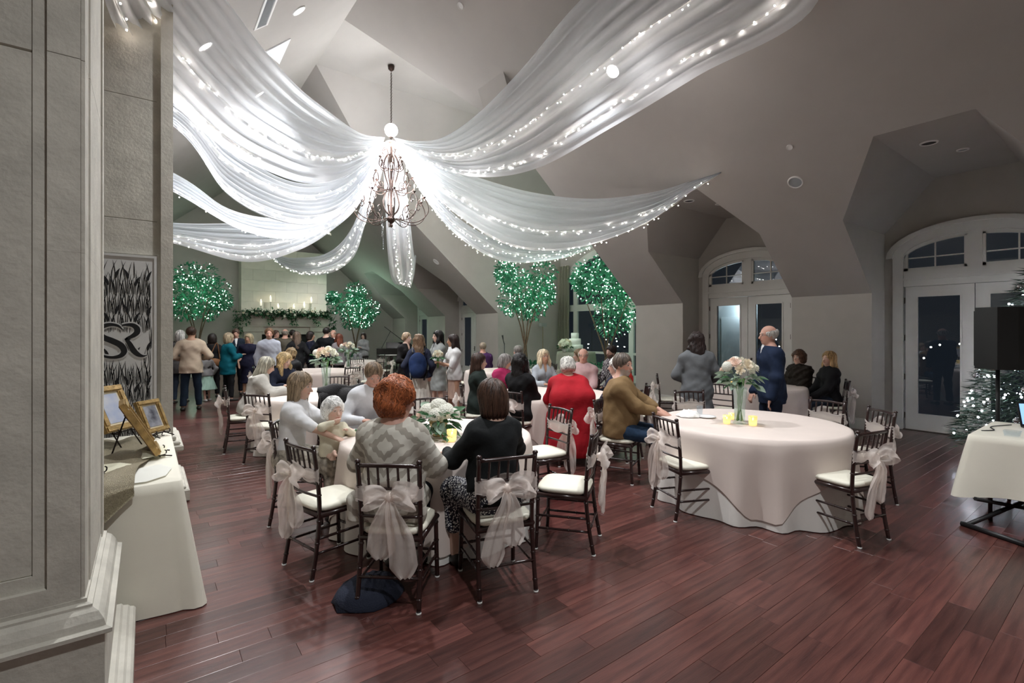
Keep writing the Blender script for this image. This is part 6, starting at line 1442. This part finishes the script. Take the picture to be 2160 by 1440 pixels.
# --- table of the red coat
x, y, r = on_chair(G['green']); person('long-haired woman in a dark green top near the red-coat table', x, y, r, 1.68, True, 2, -10, 4, female=True, vox=.014, w=1.08, hair=('long', (.045, .022, .015), .26), aL=(-.15, .4, .8), aR=(.2, .38, .8), top=dict(c=(.018, .028, .024), g=.02, hem=.12, name='green_top'))
x, y, r = on_chair(G['black']); person('woman with a mass of long black curls in a black top', x, y, r, 1.72, True, 2, 0, 2, female=True, vox=.014, w=1.14, hair=('wavy', (.009, .007, .007), .46), top=dict(c=(.008, .008, .009), g=.02, hem=.12, name='black_top'))
x, y, r = on_chair(G['red']); person('white-haired person in a long red wool coat seated with back turned', x, y, r, 1.66, True, 8, 8, 8, w=1.2, vox=.014, hair=('white', (.62, .60, .56)), aL=(-.12, .42, .78), aR=(.2, .40, .78), top=dict(c=(.42, .012, .022), g=.04, hem=.1, name='red_coat', drop=.10, wr=.006, neck=.06, wf=16), bottom=dict(c=(.02, .02, .02)),
       extra=[((-0.14, -.02, 1.06), (-0.17, -.155, .87), .075, .12), ((-0.17, -.155, .87), (-0.20, -.16, .18), .12, .135), ((-0.07, -.02, 1.06), (-0.09, -.155, .87), .075, .12), ((-0.09, -.155, .87), (-0.10, -.16, .18), .12, .135), ((0.00, -.02, 1.06), (0.00, -.155, .87), .075, .12), ((0.00, -.155, .87), (0.00, -.16, .18), .12, .135), ((0.07, -.02, 1.06), (0.09, -.155, .87), .075, .12), ((0.09, -.155, .87), (0.10, -.16, .18), .12, .135), ((0.14, -.02, 1.06), (0.17, -.155, .87), .075, .12), ((0.17, -.155, .87), (0.20, -.16, .18), .12, .135), ((-.2, .0, .62), (-.25, -.02, .16), .1, .11), ((.2, .0, .62), (.25, -.02, .16), .1, .11)])
x, y, r = on_chair(G['white']); person('older woman with white bouffant hair and pearl collar in navy', x, y, r, 1.62, True, 2, 32, 2, female=True, vox=.014, hair=('white', (.80, .79, .74)), top=dict(c=(.012, .015, .04), g=.02, hem=.1, name='navy_dress', neck=.0, collar=(.8, .78, .74)))
x, y, r = on_chair(G['redtop']); person('brown-haired woman in a bright red top turned away', x, y+.1, r, 1.66, True, 4, -20, 6, female=True, vox=.014, hair=('long', (.10, .05, .03), .26), top=dict(c=(.62, .035, .025), g=.02, hem=.1, name='red_top'))
x, y, r = on_chair(G['blonde']); person('blonde woman with long straight hair facing the room beside the pink shirt', x, y, r+.35, 1.70, True, 4, 0, 0, female=True, vox=.014, skin='tan', hair=('long', (.62, .52, .36), .34, 1), aL=(-.1, .4, .82), aR=(.16, .4, .82), top=dict(c=(.42, .46, .5), g=.016, hem=.1, name='grey_vest', vneck=True))
x, y, r = on_chair(G['pink']); person('balding smiling man in a pale pink shirt facing the red coat', x, y, r+.2, 1.76, True, 4, 10, 4, vox=.014, skin='ruddy', w=1.1, hair=('bald', (.4, .35, .3)), glasses=True, top=dict(c=(.62, .42, .42), g=.02, hem=.1, name='pink_shirt', collar=(.62, .42, .42)))
x, y, r = on_chair(G['fuchsia']); person('grey-haired woman in a fuchsia top with flowers, leaning to the table', x, y, r+.2, 1.60, True, 12, 25, 14, female=True, vox=.014, skin='tan', hair=('bob', (.22, .2, .19)), top=dict(c=(.42, .03, .12), g=.025, hem=.1, name='fuchsia_top', wr=.008))
x, y, r = on_chair(G['plaid']); PLD = mat('plaid_cloth', (.1, .1, .12), .85)
_n = PLD.node_tree.nodes; _l = PLD.node_tree.links; _c = _n.new('ShaderNodeTexChecker'); _c.inputs['Scale'].default_value = 28; _c.inputs[1].default_value = (.45, .42, .42, 1); _c.inputs[2].default_value = (.05, .035, .05, 1); _t = _n.new('ShaderNodeTexCoord'); _l.new(_t.outputs['Object'], _c.inputs[0]); _l.new(_c.outputs[0], _n['Principled BSDF'].inputs['Base Color'])
person('dark-haired bearded man in a plaid shirt seen in profile', x, y, face(-.98, .2), 1.80, True, 6, 10, 4, vox=.014, hair=('short', (.03, .02, .015)), beard=np.array((.16, .10, .08)), top=dict(c=(.1, .1, .1), m=PLD, g=.02, hem=.1, name='plaid_shirt'))
person('woman with long tawny hair seated behind the white-haired woman', 6.75, 6.75, face(-.5, .85), 1.66, True, 4, 30, 4, female=True, vox=.019, seat=.5, hair=('long', (.22, .14, .07), .25), top=dict(c=(.3, .28, .26), g=.02, hem=.1, name='beige_top'))
put_chair(6.9, 6.5, -.5, .85, 'chair under the woman with long tawny hair', None)
person('older man with thin grey hair seated behind the blonde woman', 6.35, 8.25, face(.75, .65), 1.74, True, 2, 60, 0, vox=.019, skin='ruddy', hair=('short', (.3, .28, .26), -1), top=dict(c=(.6, .62, .66), g=.02, hem=.1, name='pale_shirt'))
put_chair(6.2, 8.12, .75, .65, 'chair under the older man with thin grey hair', None)
# --- young women standing in conversation
x, y = stand_at(857, 10.8); person('fair-haired woman in a black velvet dress standing by the girl with the backpack', x, y, face(.2, -.98), 1.70, False, 0, 20, 2, female=True, vox=.019, skin='pale', hair=('pony', (.42, .30, .2), .2), aL=(-.1, .22, 1.08), aR=(.1, .24, 1.06), top=dict(c=(.008, .007, .008), g=.018, hem=.1, dress=.82, flare=.05, name='black_dress', vneck=True), bottom=dict(kind='none'))
x, y = stand_at(884, 9.3); person('girl with long curly brown hair, blue backpack and white pleated skirt', x, y, face(.55, .83), 1.66, False, 0, 10, 0, female=True, vox=.014, hair=('wavy', (.20, .125, .075), .34), top=dict(c=(.02, .025, .05), g=.02, hem=.05, name='navy_top'), bottom=dict(kind='skirt', len=.70, flare=.12, c=(.72, .69, .62)))
BP = noisem('backpack_blue', (.012, .03, .10), var=.4, scale=9)
x, y = stand_at(884, 9.3); bp = thing('backpack', (x, y, 0), face(.55, .83), 'blue and black backpack worn by the girl with curly hair', 'backpack')
F = Field((-.25, -.42, .78), (.25, -.04, 1.38), .014, .04); F.ell((0, -.2, 1.08), (.17, .11, .24), None); F.ell((0, -.27, .98), (.13, .07, .13), None); F.noise(.004, 25, 3); field_obj(F, 'bag', BP, bp)
for s in (-1, 1): MB().tube(catmull([(s*.1, -.12, 1.3), (s*.12, .0, 1.42), (s*.13, .11, 1.3), (s*.15, .1, 1.1), (s*.15, -.08, .95), (s*.12, -.22, .8)], 4), .02, 6, flat=.3).build('strap', BLK, bp)
x, y = stand_at(925, 10.25); person('tall woman with long black hair in a black dress and pale grey cardigan', x, y, face(-.95, .1), 1.74, False, 0, 0, 2, female=True, vox=.014, skin='pale', hair=('long', (.012, .009, .009), .36, 1), aL=(-.08, .3, 1.08), aR=(.16, .3, 1.06), top=dict(c=(.34, .36, .35), g=.024, hem=.36, flare=.03, dress=.44, name='grey_cardigan', vneck=True, inner=(.012, .01, .012)), bottom=dict(kind='skirt', len=.38, flare=.0, c=(.012, .011, .014)))
x, y = stand_at(959, 9.4); bq = (x, y); person('dark-haired woman in a white blouse and blush skirt holding a bouquet', x, y, face(-.98, .15), 1.66, False, 2, -12, 4, female=True, vox=.014, skin='tan', hair=('long', (.03, .018, .014), .26), aL=(-.02, .3, 1.12), aR=(.08, .3, 1.10), top=dict(c=(.80, .80, .80), g=.02, hem=.1, sleeve=.5, name='white_blouse'), bottom=dict(kind='skirt', len=.46, flare=.0, c=(.60, .42, .34), shoe=(.6, .5, .42)))
bo = thing('bridal_bouquet', (bq[0]-.33, bq[1]+.06, 1.16), 0, 'small white rose bouquet held by the woman in the white blouse', 'bouquet'); MB().tube([(0, 0, -.14), (0, 0, .06)], [.014, .03], 8).build('stems', STEMM, bo)
for q in range(10):
    zz = 1-1.1*(q+.5)/10; a = q*2.4; s = math.sqrt(1-zz*zz); d = Vector((s*math.cos(a), s*math.sin(a), zz)); bloom(bo, RM[(0, 2)[q % 2]], Vector((0, 0, .1))+d*.085, .05, d)
for q in range(16): a = q*.7; leaf(bo, LM[0], (.05*math.cos(a), .05*math.sin(a), .06), (math.cos(a), math.sin(a), -.3), .11)
person('grey-haired man in a purple shirt seated with his back turned', 7.1, 10.75, face(.6, .8), 1.76, True, 2, 20, 0, vox=.019, w=1.15, skin='ruddy', hair=('short', (.34, .27, .2)), top=dict(c=(.075, .025, .11), g=.022, hem=.1, name='purple_shirt'))
# --- standing group on the left
x, y = stand_at(403, 10.6); person('man in a beige blazer and dark jeans standing with his back turned', x, y, face(.15, .99), 1.82, False, 2, -10, 2, w=1.12, vox=.014, skin='tan', hair=('short', (.055, .03, .02)), aL=(-.22, .2, 1.12), aR=(.22, .2, 1.12), spread=.03, top=dict(c=(.58, .47, .36), g=.03, hem=.14, flare=.02, name='beige_blazer'), bottom=dict(m=noisem('dark_denim', (.016, .03, .055), var=.4)))
x, y = stand_at(379, 11.6); person('grey-haired person in a dark grey jacket beside the beige blazer', x, y, face(.4, .9), 1.74, False, 2, 0, 0, w=1.1, vox=.019, hair=('bob', (.46, .44, .42)), top=dict(c=(.09, .085, .085), g=.03, hem=.2, name='grey_jacket'), bottom=dict(c=(.02, .03, .05)))
x, y = stand_at(437, 12.0); person('small girl in a mint skirt and grey top half hidden by the beige blazer', x, y, face(-.5, .8), 1.22, False, 4, 0, 4, female=True, vox=.019, hair=('long', (.05, .04, .04), .3), top=dict(c=(.3, .29, .29), g=.02, hem=.04, name='grey_top'), bottom=dict(kind='skirt', len=.36, flare=.12, c=(.42, .62, .52), shoe=(.6, .58, .56)))
x, y = stand_at(448, 12.6); person('dark-haired woman in a black outfit carrying a tan shoulder bag', x, y, face(.2, .98), 1.66, False, 0, 0, 0, female=True, vox=.021, hair=('bob', (.022, .016, .014)), top=dict(c=(.012, .012, .014), g=.02, hem=.15, name='black_top'), bottom=dict(c=(.01, .01, .012)))
p = px(452, 758, 12.35); bg = thing('shoulder_bag', (p.x, p.y, p.z-.2), .3, 'tan leather shoulder bag behind the teal jacket', 'handbag'); F = Field((-.22, -.12, -.02), (.22, .12, .32), .016, .05); F.ell((0, 0, .12), (.17, .07, .11), None); field_obj(F, 'bag', noisem('tan_leather', (.24, .11, .05), rough=.5), bg); MB().tube(catmull([(-.12, 0, .18), (-.03, 0, .45), (.06, 0, .62), (.1, 0, .45), (.13, 0, .18)], 4), .012, 6).build('strap', noisem('tan_leather', (.24, .11, .05)), bg)
x, y = stand_at(480, 12.0); person('blonde woman in a teal jacket clasping her hands', x, y, face(.95, .2), 1.68, False, 2, 0, 2, female=True, w=1.15, vox=.019, hair=('bob', (.42, .33, .22)), aL=(.0, .28, 1.12), aR=(.06, .28, 1.12), top=dict(c=(.0, .11, .15), g=.026, hem=.24, flare=.02, name='teal_jacket'), bottom=dict(c=(.008, .008, .01)))
x, y = stand_at(498, 13.2); person('man in a dark suit with a boutonniere facing the room', x, y, face(-.1, -.99), 1.80, False, 0, -5, 12, w=1.08, vox=.021, skin='ruddy', hair=('short', (.09, .05, .035)), aL=(-.12, .22, 1.0), aR=(.12, .22, 1.0), top=dict(c=(.012, .02, .035), g=.028, hem=.16, name='suit_jacket', vneck=True, inner=(.8, .8, .8), collar=(.8, .8, .8)), bottom=dict(c=(.01, .012, .02)))
x, y = stand_at(525, 12.7); person('light-haired woman in a navy dress standing beside the dark suit', x, y, face(-.2, -.97), 1.66, False, 0, -25, 2, female=True, w=1.12, vox=.021, skin='tan', hair=('bob', (.42, .34, .22)), top=dict(c=(.010, .010, .03), g=.02, hem=.1, dress=.5, sleeve=.6, name='navy_dress', neck=.0), bottom=dict(kind='none'))
x, y = stand_at(567, 11.5); person('man in a pale blue dress shirt walking toward the tables', x, y, face(.05, -1), 1.80, False, 3, -12, 4, vox=.014, skin='ruddy', hair=('short', (.17, .09, .05), -1), beard=np.array((.42, .25, .18)), aL=(-.24, .05, .86), aR=(.24, .0, .88), legs=.12, top=dict(c=(.50, .53, .62), g=.022, hem=.04, name='dress_shirt', collar=(.5, .53, .62), wr=.007), bottom=dict(c=(.012, .013, .015)))
x, y = stand_at(601, 14.3); person('bald man in an olive leather jacket with his back turned', x, y, face(.3, .95), 1.80, False, 2, -15, 4, w=1.15, vox=.021, skin='ruddy', hair=('bald', (.3, .26, .22)), top=dict(c=(.10, .085, .06), g=.03, hem=.12, name='leather_jacket', rough=.45), bottom=dict(c=(.015, .015, .018)))
x, y = stand_at(582, 15.2); person('man with reddish face standing behind the pale blue shirt', x, y, face(.5, -.8), 1.76, False, 0, 0, 0, vox=.02, skin='ruddy', hair=('short', (.12, .07, .05)), top=dict(c=(.06, .07, .08), g=.025, hem=.1, name='dark_shirt'))
x, y = stand_at(626, 13.4); person('woman with long light brown hair in black, back turned', x, y, face(.1, .99), 1.72, False, 0, 0, 0, female=True, w=1.1, vox=.021, hair=('long', (.14, .095, .07), .3), top=dict(c=(.012, .012, .014), g=.025, hem=.2, name='black_coat'), bottom=dict(c=(.01, .01, .012)))
x, y = stand_at(617, 15.6); person('dark-haired man mostly hidden behind the long-haired woman', x, y, face(-.3, .9), 1.78, False, 0, 0, 0, vox=.02, hair=('short', (.03, .02, .018)), top=dict(c=(.03, .03, .035), g=.025, hem=.1, name='dark_jacket'))
x, y = stand_at(655, 14.4); person('short-haired woman in a navy top turned to the man in black', x, y, face(.8, -.5), 1.72, False, 0, 10, 0, female=True, w=1.12, vox=.021, skin='tan', hair=('bob', (.03, .018, .016)), aR=(.1, .3, 1.05), top=dict(c=(.014, .016, .035), g=.02, hem=.14, sleeve=.6, name='navy_top', neck=.0), bottom=dict(c=(.01, .01, .014)))
x, y = stand_at(686, 13.9); person('dark-haired man in a black suit greeting the balding man', x, y, face(.7, .7), 1.84, False, 5, -10, 4, w=1.1, vox=.021, hair=('short', (.02, .014, .012)), top=dict(c=(.006, .007, .009), g=.028, hem=.16, name='suit_jacket'), bottom=dict(c=(.006, .006, .008)))
x, y = stand_at(704, 15.1); person('balding man in a white shirt facing the man in black', x, y, face(-.6, -.7), 1.78, False, 2, 0, 2, vox=.021, skin='ruddy', hair=('bald', (.3, .25, .2)), top=dict(c=(.7, .7, .72), g=.02, hem=.08, name='white_shirt', collar=(.8, .8, .8)), bottom=dict(c=(.02, .02, .025)))
x, y = stand_at(715, 13.8); person('red-haired woman standing behind the white rose vase', x, y, face(-.2, .95), 1.66, False, 0, -20, 0, female=True, vox=.021, hair=('long', (.16, .045, .025), .2), top=dict(c=(.25, .22, .23), g=.02, hem=.12, name='grey_top'), bottom=dict(c=(.02, .02, .02)))
person('woman in a grey sweater sitting on a stool beside the piano', 6.75, 18.6, face(-.75, -.6), 1.68, True, 2, 15, 0, female=True, vox=.02, seat=.78, skin='pale', hair=('bob', (.025, .015, .013)), aL=(-.05, .22, 1.1), aR=(.05, .24, 1.1), top=dict(c=(.42, .43, .44), g=.022, hem=.1, name='grey_sweater'), bottom=dict(c=(.4, .4, .42)))
